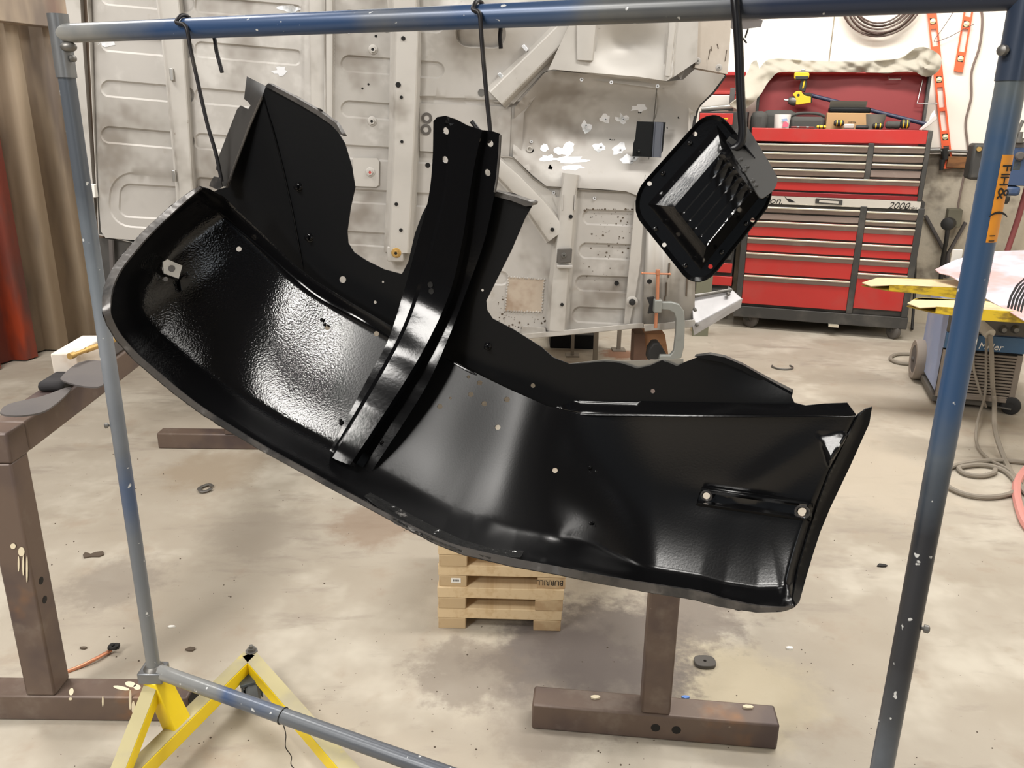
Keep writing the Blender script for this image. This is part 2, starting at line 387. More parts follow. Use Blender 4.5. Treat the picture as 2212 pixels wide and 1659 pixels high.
# ================================================================== the room
YAW = math.radians(-17.0)
E1 = A3(math.cos(YAW), math.sin(YAW), 0); E2 = A3(-math.sin(YAW), math.cos(YAW), 0)   # along the back wall, away from the camera
WBACK = A3(3.163, 6.43, 0); WLEFT = A3(-3.05, 5.26, 0)
BACKP = Plane(WBACK, E2)
corner = WLEFT + E2 * np.dot(WBACK - WLEFT, E2)              # left rear corner
RIGHTX = 8.4; ROOMD = 13.0; ROOMH = 4.3
c_lr = corner; c_rr = corner + E1 * RIGHTX; c_rf = c_rr - E2 * ROOMD; c_lf = c_lr - E2 * ROOMD
fl_ = [c_lf - E1 * .3 - E2 * .2, c_rf + E1 * .2 - E2 * .2, c_rr + E1 * .2 + E2 * .2, c_lr - E1 * .3 + E2 * .2]
m = MB(); m.hexa([p - A3(0, 0, .1) for p in fl_], fl_); struct('floor', m, CONC, smooth=0)
m = MB(); m.hexa([p + A3(0, 0, ROOMH) for p in (c_lf, c_rf, c_rr, c_lr)], [p + A3(0, 0, ROOMH + .1) for p in (c_lf, c_rf, c_rr, c_lr)]); struct('ceiling', m, DARKROOF, smooth=0)
# back wall: concrete below, painted boards above
T = .12
m = MB(); m.hexa([c_lr, c_rr, c_rr + E2 * T, c_lr + E2 * T], [p + A3(0, 0, ROOMH) for p in (c_lr, c_rr, c_rr + E2 * T, c_lr + E2 * T)])
wall_back = struct('wall_back', m, DIRTY_WALL, smooth=0)
zb = BACKP.pt(2070, 334)[2]
xs = np.dot(BACKP.pt(1797, 80) - c_lr, E1)                   # the seam between two boards
brk = [0.02]; 
while xs - 2.44 > 0.1: xs -= 2.44
brk = [0.02] + [xs + 2.44 * k for k in range(5) if xs + 2.44 * k < RIGHTX - .1] + [RIGHTX - .02]
for a, b in zip(brk[:-1], brk[1:]):
    p0, p1 = c_lr + E1 * (a + .004), c_lr + E1 * (b - .004); m = MB(); d = -E2 * .014
    m.hexa([p + A3(0, 0, zb) for p in (p0 + d, p1 + d, p1, p0)], [p + A3(0, 0, ROOMH - .02) for p in (p0 + d, p1 + d, p1, p0)])
    obj('wall_panel', m, WHITE_WALL, wall_back, bev=.002, smooth=0)
m = MB(); m.hexa([c_rf, c_rr, c_rr + E1 * T, c_rf + E1 * T], [p + A3(0, 0, ROOMH) for p in (c_rf, c_rr, c_rr + E1 * T, c_rf + E1 * T)]); struct('wall_right', m, WHITE_WALL, smooth=0)
# front wall behind the photographer with the open doorway the daylight comes through
m = MB()
for a, b, z0, z1 in ((0, 1.6, 0, ROOMH), (6.4, RIGHTX, 0, ROOMH), (1.6, 6.4, 3.0, ROOMH)):
    p = [c_lf + E1 * a, c_lf + E1 * b, c_lf + E1 * b - E2 * T, c_lf + E1 * a - E2 * T]
    m.hexa([q + A3(0, 0, z0) for q in p], [q + A3(0, 0, z1) for q in p])
struct('wall_front', m, DARKWALL, smooth=0)
# left wall: a row of ribbed steel sheets, each with two broad ribs
wl = MB(); p = [c_lf - E1 * .25, c_lr - E1 * .25, c_lr - E1 * .15, c_lf - E1 * .15]; wl.hexa([q + A3(0, 0, 0) for q in p], [q + A3(0, 0, ROOMH) for q in p])
wall_left = struct('wall_left', wl, DARKWALL, smooth=0)
LWP = Plane(WLEFT, E1); S_RED = np.dot(LWP.pt(2, 480) - O, E2)
prof = [(0, 0), (.12, 0), (.14, .085), (.235, .085), (.255, 0), (.40, 0), (.42, .085), (.515, .085), (.54, 0)]
k = 0; y = ROOMD - .535 * 9 + .17
while y < ROOMD - .5:
    base = c_lf + E2 * y; m = MB(); vs = []
    for a, d in prof:
        q = base + E2 * a + E1 * (d - .085); vs += [q + A3(0, 0, .01), q + A3(0, 0, ROOMH - .05)]
    m.add(vs, [(2 * i, 2 * i + 2, 2 * i + 3, 2 * i + 1) for i in range(len(prof) - 1)])
    s_ = np.dot(base - O, E2)
    obj('steel_sheet', m, RUSTY if s_ < S_RED < s_ + .535 else SHEET, wall_left, smooth=25, solid=.003)
    y += .535; k += 1
# header beam along the top of the ribbed wall
m = MB(); a = at_y(-60, 8, 4.3); z0 = a[2]; m.beam(c_lf + E2 * 3 + E1 * .09 + A3(0, 0, z0 + .1), c_lr + E1 * .09 + A3(0, 0, z0 + .1), .1, .2); struct('trim_1', m, SHEET, bev=.004)

# ================================================================== the pipe rack
YL, YR, RP_ = 1.68, 1.05, .017
pl_b, pl_t = at_y(335, 1440, YL), at_y(122, 45, YL); pr_t = at_y(2222, 0, YR); pr_b = at_y(1890, 1720, YR)
pl = A3((pl_b[0] + pl_t[0]) / 2, YL, 0); pr = A3((pr_t[0] + pr_b[0]) / 2, YR, 0)
RACK = wall_plane(pl, pr)
zb0 = pl_b[2]; ztL, ztR = pl_t[2], pr_t[2]
DIRX = nrm(pr - pl); NR = RACK.n
rack = thing('pipe_rack', (pl[0], pl[1], 0), 'blue and grey steel pipe rack that the black panels hang from, on yellow feet', 'rack')
M_TOP = pipe_mat('top pipe paint', [(0, srgb(150, 148, 142)), (.08, srgb(108, 112, 116)), (.16, BLUE), (.38, BLUE), (.45, srgb(88, 94, 104)), (.52, BLUE), (.62, srgb(66, 84, 112)), (.68, srgb(96, 98, 98)), (.78, srgb(38, 48, 70)), (1, NAVY)], 0, 0.0, 1.5)
M_LEFT = pipe_mat('left pipe paint', [(0, srgb(126, 128, 128)), (.25, srgb(104, 110, 118)), (.33, srgb(72, 88, 116)), (.40, srgb(104, 110, 118)), (.55, srgb(132, 138, 146)), (.68, srgb(118, 126, 134)), (.8, srgb(84, 90, 98)), (.92, srgb(84, 90, 98)), (1, srgb(140, 142, 142))], 2, 0.26, 1.7)
M_RIGHT = pipe_mat('right pipe paint', [(0, srgb(120, 124, 128)), (.18, srgb(104, 112, 122)), (.28, srgb(72, 76, 82)), (.36, srgb(44, 46, 52)), (.50, srgb(42, 45, 52)), (.60, srgb(84, 94, 106)), (.68, srgb(52, 80, 116)), (.84, srgb(58, 84, 116)), (.9, srgb(96, 104, 108)), (1, srgb(60, 70, 84))], 2, 0.26, 1.7)
M_LOW = pipe_mat('lower pipe paint', [(0, srgb(150, 150, 148)), (.10, srgb(120, 122, 122)), (.15, srgb(66, 84, 116)), (.22, srgb(100, 104, 108)), (.5, srgb(84, 88, 96)), (1, srgb(74, 82, 96))], 0, 0.0, 1.5)
tl, tr_ = A3(pl[0], pl[1], ztL - .03), A3(pr[0], pr[1], ztR + .006)
m = MB(); m.tube([A3(pl[0], pl[1], ztL - .022), tr_], RP_, 20); obj('top_bar', m, M_TOP, rack)
m = MB(); m.tube([A3(pl[0], pl[1], zb0), A3(pl[0], pl[1], ztL - .09)], RP_ * .93, 20); postL = obj('post', m, M_LEFT, rack)
m = MB(); m.tube([A3(pr[0], pr[1], zb0), A3(pr[0], pr[1], ztR - .02)], RP_, 20); postR = obj('post', m, M_RIGHT, rack)
zs = at_y(160, 168, YL)[2]
m = MB(); m.tube([A3(pl[0], pl[1], zs), A3(pl[0], pl[1], ztL + .012)], RP_ * 1.1, 20); obj('sleeve', m, GALV, rack)
zs2 = at_y(2180, 175, YR)[2]
m = MB(); m.tube([A3(pr[0], pr[1], zs2), A3(pr[0], pr[1], ztR + .03)], RP_ * 1.08, 20); obj('sleeve', m, pipe_mat('sleeve paint', [(0, srgb(66, 76, 92)), (1, srgb(46, 58, 78))], 2, 1.4, 1.7), rack)
sidecam = lambda p: nrm(np.array([O[0] - p[0], O[1] - p[1], 0]))
def bolt(px, py, Y, ax, r=.007, l=.014, parent=rack):
    p = at_y(px, py, Y); m = MB(); m.lathe(p, ax, [(r * .55, 0), (r * .55, l * .4), (r, l * .4), (r, l * .9), (r * .6, l)], 10); obj('bolt', m, DULL, parent)
pbL = A3(pl[0], pl[1], at_y(140, 127, YL)[2]); s_ = A3(1, -.35, 0)
for zc, sgn, base, rr in ((at_y(140, 127, YL)[2], 1, pl, RP_ * 1.1), (at_y(237, 916, YL)[2], -1, pl, RP_ * .93), (at_y(2150, 110, YR)[2], -1, pr, RP_ * 1.08), (at_y(1970, 1350, YR)[2], 1, pr, RP_)):
    ax = nrm(A3(sgn, -.45, 0)); m = MB(); m.lathe(A3(base[0], base[1], zc) + ax * rr * .9, ax, [(.003, 0), (.003, .005), (.0062, .005), (.0062, .011), (.003, .013)], 10); obj('bolt', m, DULL, rack)
# welds where the bar meets the left sleeve
m = MB(); m.ball(A3(pl[0] + .018, pl[1] - .012, ztL - .046), .012, sc=(1.3, 1, .8)); obj('weld_bead', m, DULL, rack)
# lower bar
lo_a, lo_b = A3(pl[0] + .006, pl[1], zb0 - .012), A3(pr[0], pr[1], zb0 - .012)
m = MB(); m.tube([lo_a, lo_b], RP_ * 1.05, 20); obj('lower_bar', m, M_LOW, rack)
m = MB(); m.box(A3(pl[0] - .002, pl[1], zb0 - .018), (.058, .052, .03)); obj('base_plate', m, GALV, rack, bev=.003)
m = MB(); m.lathe(A3(pl[0], pl[1], zb0 - .006), (0, 0, 1), [(.026, 0), (.022, .007), (.017, .012)], 14); obj('weld_bead', m, DULL, rack)
# yellow foot frame
ZF = .115
A0, AP, B0 = at_z(222, 1722, ZF), at_z(538, 1413, ZF), at_z(800, 1712, ZF)
def yrail(name, a, b, w=.04, h=.042):
    m = MB(); m.beam(a - A3(0, 0, h / 2), b - A3(0, 0, h / 2), w, h); o = obj(name, m, YELLOW, rack, bev=.003)
    m = MB(); m.beam(a + A3(0, 0, .0007), b + A3(0, 0, .0007), w * .94, .0014); obj('dust_layer', m, DUSTYELLOW, o)
    return o
yrail('foot_rail', A0, AP); yrail('foot_rail', AP, B0)
cx_ = at_z(362, 1553, ZF)
sk = A3(pl[0], pl[1], 0)
dA = nrm(AP - A0); sA = nrm(np.cross(dA, (0, 0, 1)))
tt = np.dot(sk - A0, dA); on_rail = A0 + dA * tt
m = MB(); w_ = .026
q0 = [on_rail + dA * a + sA * b + A3(0, 0, -.02) for a, b in ((-.03, -.02), (.03, -.02), (.03, .02), (-.03, .02))]
q1 = [sk + dA * a + sA * b + A3(0, 0, zb0 - .03) for a, b in ((-.024, -.02), (.024, -.02), (.024, .02), (-.024, .02))]
m.hexa(q0, q1); obj('post_socket', m, YELLOW, rack, bev=.003)
br_a = sk + A3(0, 0, zb0 - .055) - dA * .01; br_b = A0 + dA * .05 + A3(0, 0, .012)
m = MB(); m.beam(br_a, br_b, .036, .036); o = obj('brace', m, YELLOW, rack, bev=.003)
up = nrm(np.cross(np.cross(br_b - br_a, (0, 0, 1)), br_b - br_a)); m = MB(); m.beam(br_a + up * .0187, br_b + up * .0187, .034, .0014, up=(0, 0, 1)); obj('dust_layer', m, DUSTYELLOW, o)
# apex bolt and the castors
def castor(p, d, parent, r=.045, w=.03, mw=GREYRUB, mf=DULL):
    """p: top centre; hangs down to the floor"""
    h = p[2]; d = nrm(d); s_ = np.cross(d, (0, 0, 1)); c = A3(p[0], p[1], r) + d * r * .6
    m = MB(); m.lathe(c - s_ * w / 2, s_, [(r * .35, -.004), (r * .35, 0), (r * .8, 0), (r, w * .2), (r, w * .8), (r * .8, w), (r * .35, w), (r * .35, w + .004)], 20); wo = obj('wheel', m, mw, parent)
    m = MB()
    for sg in (-1, 1):
        e = s_ * sg * (w / 2 + .006); a = A3(p[0], p[1], h - .012)
        m.hexa([a + e - s_ * .002 + d * .03, a + e + s_ * .002 + d * .03, a + e + s_ * .002 - d * .03, a + e - s_ * .002 - d * .03][::-1] if False else [c + e - s_ * .002 - d * .012 - A3(0, 0, .012), c + e + s_ * .002 - d * .012 - A3(0, 0, .012), c + e + s_ * .002 + d * .014 - A3(0, 0, .012), c + e - s_ * .002 + d * .014 - A3(0, 0, .012)],
               [a + e - s_ * .002 - d * .022, a + e + s_ * .002 - d * .022, a + e + s_ * .002 + d * .032, a + e - s_ * .002 + d * .032])
    a = A3(p[0], p[1], h - .008); m.box(a, (.075, .06, .008), np.array([d, s_, (0, 0, 1)])); obj('fork', m, mf, parent, bev=.001)
    return wo
dc = nrm(A3(.5, -1, 0))
castor(AP - A3(-.012, .045, .030), dc, rack, r=.038, w=.036, mw=mk('grey castor wheel', srgb(92, 96, 100), .5, .2), mf=mk('castor steel', srgb(84, 92, 100), .4, .5))
castor(A0 - A3(0, 0, .042), dc, rack, r=.033); castor(B0 - A3(0, 0, .042), dc, rack, r=.033)
m = MB(); m.lathe(AP + dA * .012 + A3(0, 0, 0), (0, 0, 1), [(.017, 0), (.017, .004), (.011, .004), (.011, .012), (.006, .012), (.006, .02)], 8); obj('bolt', m, DULL, rack, smooth=30)
# orange tape with lettering wrapped on the right post
def post_patch(z0, z1, a0, a1, r, mat, name, parent, n=10):
    m = MB(); vs = []
    for i in range(n + 1):
        a = a0 + (a1 - a0) * i / n; d = A3(math.cos(a), math.sin(a), 0)
        vs += [A3(pr[0], pr[1], z0) + d * r, A3(pr[0], pr[1], z1) + d * r]
    m.add(vs, [(2 * i, 2 * i + 2, 2 * i + 3, 2 * i + 1) for i in range(n)]); return obj(name, m, mat, parent, smooth=80)
ORANGE = mk('orange label', srgb(226, 146, 34), .5, var=[(srgb(200, 140, 60), 14, .5, .75, .6)])
zt0, zt1 = at_y(2160, 333, YR)[2], at_y(2142, 520, YR)[2]
acam = math.atan2(-pr[1], -pr[0])
lab = post_patch(zt1, zt0, acam + .30, acam + 1.75, RP_ * 1.025, ORANGE, 'orange_label', postR)
toc = A3(math.cos(acam + .78), math.sin(acam + .78), 0); sd = np.cross(A3(0, 0, 1), toc)
for s_t, py, sz, off in (('F', 352, .020, 0), ('I', 371, .018, .0), ('H', 377, .018, 0), ('&', 402, .024, 0), ('(', 450, .03, 0), ('I I', 503, .012, 0)):
    pz = at_y(2158, py, YR)[2]
    label_text('letter', s_t, sz, A3(pr[0], pr[1], pz) + toc * (RP_ * 1.045) - sd * .006, A3(0, 0, -1), sd, INK, postR, ext=.0002)

# tie wire round the lower bar
ld = nrm(lo_b - lo_a); k_ = np.argmin([abs(612 - (1106 + FPX * np.dot(lo_a + ld * t - O, _R) / np.dot(lo_a + ld * t - O, _F))) for t in np.linspace(0, 1.2, 400)]); wc = lo_a + ld * np.linspace(0, 1.2, 400)[k_]
u_ = nrm(np.cross(ld, (0, 0, 1))); v_ = np.cross(u_, ld)
pts = [wc + ld * (.002 * math.sin(a)) + (u_ * math.cos(a) + v_ * math.sin(a)) * (RP_ * 1.05 + .0012) for a in np.linspace(0, 2 * math.pi, 22)]
e = pts[-1]; base = wc - v_ * (RP_ + .004) + u_ * .002
tail = cr([base, base + A3(.004, 0, -.03), base + A3(.002, -.004, -.06), base + A3(.012, 0, -.09), base + A3(.010, 0, -.115), base + A3(.03, -.01, -.13), base + A3(.034, -.01, -.15)], 5)
m = MB(); m.tube(pts, .0011, 6); m.tube(list(tail), .0011, 6); tag(obj('tie_wire', m, INK), 'thin dark wire knotted round the lower rack bar with a dangling tail', 'wire')

# ================================================================== hooks on the top bar
def bar_at(px):
    best = None
    for t in np.linspace(0, 1, 600):
        p = A3(pl[0], pl[1], ztL - .022) * (1 - t) + tr_ * t; d = p - O; x = 1106 + FPX * np.dot(d, _R) / np.dot(d, _F)
        if best is None or abs(x - px) < best[0]: best = (abs(x - px), p)
    return best[1]
def hook(name, fronts, back, mat, label, r=.0034, offf=None):
    """fronts: pixels down the near side from the bar; back: pixels down the far side"""
    b = bar_at(fronts[0][0]); n = NR; up = A3(0, 0, 1); R_ = RP_ + r + .0008
    front = [RACK.pt(x, y, R_ if i < 2 else (offf or R_)) for i, (x, y) in enumerate(fronts)]
    arc = [b + n * R_ * math.cos(a) + up * R_ * math.sin(a) for a in np.linspace(math.radians(20), math.radians(160), 7)]
    bk = [RACK.pt(x, y, -R_) for x, y in back]
    path = list(bk[::-1]) + arc[::-1] + front
    m = MB(); m.tube(list(cr(path, 4)), r, 10); o = obj(name, m, mat); return tag(o, label, 'hook')
WIREBLK = mk('black wire rod', srgb(40, 38, 40), .45, .4, var=[(srgb(96, 90, 82), 6, .56, .7, .7)])
hook('wire_hook', [(402, 58), (412, 108), (428, 180), (448, 268), (466, 330), (479, 392)], [(458, 72), (468, 112), (480, 157)], WIREBLK, 'bent black rod hook at the left end of the top bar, catching the notched flange')
hook('wire_hook', [(1036, 30), (1040, 80), (1046, 150), (1053, 225), (1059, 290), (1052, 306), (1040, 290), (1019, 262)], [(1079, 50), (1080, 80), (1082, 105)], WIREBLK, 'black rod hook through the hole at the top of the channel bracket')
M_HK = pipe_mat('blue hook paint', [(0, srgb(22, 22, 26)), (.4, srgb(30, 30, 36)), (.55, srgb(50, 54, 68)), (.75, srgb(34, 58, 104)), (1, srgb(36, 66, 118))], 2, 1.45, 1.68)
hook('wire_hook', [(1590, 22), (1594, 70), (1597, 130), (1599, 190), (1602, 250), (1604, 285), (1598, 312), (1580, 322), (1566, 312)], [(1568, 20), (1573, 38)], M_HK, 'blue rod hook with chipped black lower end holding the ribbed cover', r=.006)

# ================================================================== steel trestles
def sq(m, a, b, w, h=None): m.beam(a, b, w, h or w)
def trestle(name, label, fpx, fy0, postpx, post_top_px, pw, beam_end=None, holes=(), fleft=None):
    pass
# right T stand
a, b = at_z(1148, 1575), at_z(1678, 1621); TS = wall_plane(a, b); dT = nrm(b - a)
if TS.n[1] > 0: nT = -TS.n
else: nT = TS.n
W = .078
zt = W
ts = thing('steel_trestle', (a + b) / 2, 'brown square tube T stand under the right half of the big black fender', 'stand', 'square tube trestle')
m = MB(); ca, cb = a - nT * W / 2, b - nT * W / 2; m.beam(ca + A3(0, 0, W / 2), cb + A3(0, 0, W / 2), W, W); foot = obj('foot', m, TUBE, ts, bev=.006)
p0 = TS.pt(1385, 1548)[:]; p1 = TS.pt(1447, 1552); pc = (p0 + p1) / 2; pc[2] = 0
ztop = .53
m = MB(); m.beam(A3(pc[0], pc[1], W) - nT * W / 2, A3(pc[0], pc[1], ztop) - nT * W / 2, W * .95, W * .95, up=tuple(nT)); post = obj('post', m, TUBE, ts, bev=.006)
for px, py in ((1416, 1572), (1461, 1577)):
    q = TS.pt(px, py); m = MB(); m.lathe(q - nT * .004, nT, [(.012, 0), (.012, .0045)], 16); obj('bolt_hole_disc', m, TUBEDARK, foot)
far = at_z(1405, 805) ; bdir = nrm(A3(far[0] - pc[0], far[1] - pc[1], 0)); flen = 1.70
bm_a = A3(pc[0], pc[1], ztop - W / 2) - nT * W / 2
m = MB(); m.beam(bm_a + bdir * (-.05), bm_a + bdir * flen, W, W); obj('beam', m, TUBE, ts, bev=.006)
fe = bm_a + bdir * (flen - .05); m = MB(); m.beam(A3(fe[0], fe[1], W), A3(fe[0], fe[1], ztop - W), W, W, up=tuple(nT)); obj('post', m, TUBE, ts, bev=.006)
m = MB(); m.beam(A3(fe[0], fe[1], W / 2) - dT * .3, A3(fe[0], fe[1], W / 2) + dT * .3, W, W); obj('foot', m, TUBE, ts, bev=.006)
# left stand: T at the left edge, beam running back to a second T
L1 = A3(at_z(414, 1540)[0], 0, 0)
a = at_z(-60, 1560); b = at_z(418, 1556); yF = (a[1] + b[1]) / 2; LS = Plane(A3(0, yF, 0), (0, 1, 0))
xr = LS.pt(404, 1512)[0]; xl = xr - .62
ls = thing('steel_trestle', ((xl + xr) / 2, yF, 0), 'brown square tube trestle with cream paint drips at the left edge', 'stand', 'square tube trestle')
m = MB(); m.box(((xl + xr) / 2, yF + W / 2, W / 2), (xr - xl, W, W)); foot = obj('foot', m, TUBE, ls, bev=.006)
m = MB(); m.box((xr + .0006, yF + W / 2, W / 2), (.002, W * .8, W * .8)); obj('tube_hollow_plate', m, TUBEDARK, foot)
x0, x1 = LS.pt(56, 1499)[0], LS.pt(116, 1499)[0]; xm = (x0 + x1) / 2; ztp = LS.pt(40, 1003)[2]
m = MB(); m.box((xm, yF + W / 2, (W + ztp) / 2), (W, W * .96, ztp - W)); post = obj('post', m, TUBE, ls, bev=.006)
m = MB(); m.box((xm - .02, yF + W / 2, ztp + W / 2), (W + .05, W, W)); hd = obj('head_tube', m, TUBE, ls, bev=.006)
m = MB(); m.box((xm - .02 - (W + .05) / 2 + .004, yF - .0006, ztp + W / 2), (W * .7, .002, W * .7)); m2 = obj('tube_hollow_plate', m, TUBEDARK, hd)
for px, py in ((88, 1253), (96, 1294)):
    q = at_y(px, py, yF + W * .45); q = A3(xm + W / 2, yF + W * .42, q[2]); m = MB(); m.lathe(q - A3(.003, 0, 0), (1, 0, 0), [(.010, 0), (.010, .0036)], 14); obj('bolt_hole_disc', m, TUBEDARK, post)
# splash of cream paint, on the front of the post and on the foot
for k, (px, py, w_, h_) in enumerate(((46, 1192, 14, 20), (40, 1218, 4, 34), (50, 1222, 4, 44), (58, 1230, 4, 58), (28, 1180, 12, 12))):
    o2 = circ(px, py, w_ / 2, 12, h_ / 2); sheet('paint_drip', o2, lambda x, y: LS.pt(x, y, .0008), PAINTDRIP, post, step=8, thick=.0006)
for px, py, rx, ry in ((282, 1478, 12, 6), (262, 1486, 18, 4), (296, 1484, 8, 6), (154, 1494, 5, 8)):
    sheet('paint_drip', circ(px, py, rx, 12, ry, .2), lambda x, y: at_z(x, y, W + .0008), PAINTDRIP, foot, step=8, thick=.0006)
for px, py, rx, ry in ((281, 1512, 3, 22), (222, 1515, 2, 12), (288, 1528, 4, 14), (152, 1510, 4, 3)):
    sheet('paint_drip', circ(px, py, rx, 10, ry), lambda x, y: LS.pt(x, y, .0008), PAINTDRIP, foot, step=6, thick=.0006)
zbm = ztp + W
pa, pb = at_z(65, 989, ztp), at_z(311, 795, ztp); bd = nrm(pb - pa); sb = nrm(np.cross(bd, (0, 0, 1)))
bw = A3(xm, yF + W, zbm - W / 2); LB = 1.86
m = MB(); m.beam(bw, bw + bd * LB, W * 1.1, W); beamL = obj('beam', m, TUBE, ls, bev=.006)
q = at_z(342, 969); fx0 = q; m = MB(); Y2 = q[1]
m.box((q[0] + .34, Y2 + W / 2, W / 2), (.68, W, W)); obj('foot', m, TUBE, ls, bev=.006)
be = bw + bd * (LB - W * .6); m = MB(); m.box((be[0], be[1], (W + zbm - W) / 2), (W, W, zbm - W - W)); obj('post', m, TUBE, ls, bev=.006)
# things lying on the left beam
zq = zbm + .001
def on_beam(px, py, z=zq): return at_z(px, py, z)
o_ = cr([(0, 890), (20, 872), (90, 856), (146, 836), (150, 845), (104, 884), (60, 896), (20, 897)], 3, True)
tag(sheet('steel_flap', o_, lambda x, y: at_z(x, y, zbm + .052 + .0006 * (75 - x) * .25), GREYPLATE, thick=.004, step=12), 'flat grey rounded plate overhanging the near end of the left trestle beam', 'plate')
o_ = cr([(134, 812), (170, 783), (216, 779), (224, 800), (222, 832), (180, 834), (136, 822)], 3, True)
tag(sheet('steel_flap', o_, lambda x, y: at_z(x, y, zbm + .06), GREYPLATE, thick=.004, step=12), 'grey rounded plate further along the left trestle beam, behind the rack post', 'plate')
m = MB(); cc = bw + bd * .30 + A3(0, 0, W / 2 + .014); m.box(cc, (.16, .07, .028), np.array([bd, sb, (0, 0, 1)])); tag(obj('rag_bundle', m, mk('black cloth', srgb(44, 42, 44), .9), bev=.012), 'black folded pad between the two grey plates on the trestle beam', 'pad')
m = MB(); cc = bw + bd * .66 + A3(0, 0, W / 2 + .026); m.box(cc, (.24, .07, .05), np.array([bd, sb, (0, 0, 1)])); tag(obj('support_block', m, GREYPLATE, bev=.006), 'dusty block under the plate behind the rack post on the left beam', 'block')
cc = on_beam(276, 798, zbm); m = MB(); q_ = at_z(284, 800, zbm); cc = bw + bd * np.dot(q_ - bw, bd); cc = A3(cc[0], cc[1], zbm + .04); m.box(cc, (.2, .07, .08), np.array([bd, sb, (0, 0, 1)])); tag(obj('white_block', m, mk('chalky white', srgb(214, 204, 192), .8, var=[(srgb(170, 140, 110), 6, .55, .75, .7)]), bev=.004), 'chalky white block on the far end of the left trestle beam', 'block')
zr = zbm + .088
p0, p1 = at_z(150, 770, zr), at_z(214, 746, zr); d = p1 - p0; m = MB(); m.tube([p0, p0 + d * .16, p0 + d * .17, p0 + d * .55, p0 + d * .56, p1 + d * .75], [.009, .009, .006, .006, .008, .008], 10); tag(obj('brass_rod', m, BRASS), 'brass rod with a thicker tip resting on the chalky white block', 'rod')
# ================================================================== small pallets
pa, pb = at_z(947, 1357), at_z(1217, 1364); PP = wall_plane(pa, pb); pd = nrm(pb - pa); pn = PP.n; PW = np.linalg.norm(pb - pa)
SH, SW, PD = .0377, .086, .42
PL_LABEL = ['bottom pallet of the stack standing on the floor', 'small pine pallet second from the floor in the stack', 'small pine pallet with black stencilled word and a white sticker on its ends', 'topmost small pine pallet, half hidden by the black fender above']
offs = [(-.0, 0), (.001, .003), (.004, -.003), (.006, .004)]
for k in range(4):
    ox, oy = offs[k]; z0 = k * 2 * SH; base = pa + pd * ox + pn * oy; W2 = PW - (.003 * (3 - k) if k < 3 else 0)
    t = thing('small_pallet', base + pd * PW / 2 - pn * PD / 2 + A3(0, 0, z0), PL_LABEL[k], 'pallet', 'stack of small pallets')
    axs = np.array([pd, pn, (0, 0, 1)]); st = []
    for c in (SW / 2, W2 - SW / 2):
        m = MB(); m.box(base + pd * c - pn * PD / 2 + A3(0, 0, z0 + SH / 2), (SW, PD, SH), axs); st.append(obj('stringer', m, WOODEND, t, bev=.002))
    for j in range(4):
        cd = .044 + j * (PD - .088) / 3; m = MB()
        m.box(base + pd * W2 / 2 - pn * cd + A3(0, 0, z0 + SH * 1.5 + .0003), (W2 + .004, .088, SH - .001), axs); obj('slat', m, WOOD, t, bev=.002)
    if k == 2:
        q = PP.pt(1216, 1256); label_text('stencil', 'BURRILL', .026, base + pd * (W2 - .006) + pn * .0006 + A3(0, 0, z0 + .030), -pd, A3(0, 0, -1), INK, st[1], ext=.0003, sx=.86)
        m = MB(); m.box(base + pd * .053 + pn * .0006 + A3(0, 0, z0 + .022), (.030, .0012, .016), axs); lb = obj('sticker', m, WHITE, st[0])
        m = MB()
        for j in range(7): m.box(base + pd * (.053 - .008 + .0027 * j) + pn * .0014 + A3(0, 0, z0 + .022), (.0012 if j % 2 else .0018, .0004, .007), axs)
        obj('printed_lines', m, INK, lb, kind='stuff')

# ================================================================== things lying on the floor
q = at_z(1522, 1434); m = MB(); o2 = [(.032 * np.sign(math.cos(a)) * abs(math.cos(a)) ** .75, .027 * np.sign(math.sin(a)) * abs(math.sin(a)) ** .75) for a in np.linspace(0, 2 * math.pi, 28, endpoint=False)]
def ring_prism(m, c, outer, inner, h):
    n = len(outer); vs = []
    for z in (0, h):
        vs += [c + A3(x, y, z) for x, y in outer] + [c + A3(x, y, z) for x, y in inner]
    fs = []
    for i in range(n):
        j = (i + 1) % n; fs += [(i, j, 2 * n + j, 2 * n + i), (n + j, n + i, 3 * n + i, 3 * n + j), (2 * n + i, 2 * n + j, 3 * n + j, 3 * n + i), (j, i, n + i, n + j)]
    m.add(vs, fs)
ring_prism(m, q, o2, [(.0045 * math.cos(a), .0045 * math.sin(a)) for a in np.linspace(0, 2 * math.pi, 28, endpoint=False)], .012)
tag(obj('rubber_pad', m, GREYRUB, bev=.002), 'dark grey oval rubber pad with centre hole, on the floor beside the T stand', 'pad')
q = at_z(445, 1058); m = MB(); pts = [q + A3(.026 * math.cos(a), .032 * math.sin(a) - .004 * math.sin(3 * a), .009) for a in np.linspace(.7, 6.1, 24)]; m.tube(pts, .009, 8, flat=.3); tag(obj('hose_clamp', m, DULL), 'open steel ring clip on the bare floor left of centre', 'clip')
q = at_z(1690, 794); m = MB(); m.tube([q + A3(.065 * math.cos(a), .06 * math.sin(a), .006) for a in np.linspace(-3.5, .5, 18)], .006, 8); tag(obj('wire_ring', m, DULL), 'open C shaped wire ring on the floor in front of the red cabinet', 'ring')
o2 = [(179, 1198), (184, 1192), (196, 1196), (206, 1192), (223, 1190), (224, 1197), (214, 1201), (197, 1201), (181, 1204)]
tag(sheet('metal_scrap', o2, lambda x, y: at_z(x, y, .006), DARKSCRAP, step=6, thick=.005), 'small ragged brown scrap of metal on the floor beside the left rack post', 'scrap')
pts = cr([at_z(141, 1452, .004), at_z(170, 1441, .006), at_z(205, 1424, .012), at_z(240, 1405, .008)], 6); m = MB(); m.tube(list(pts), .0055, 10)
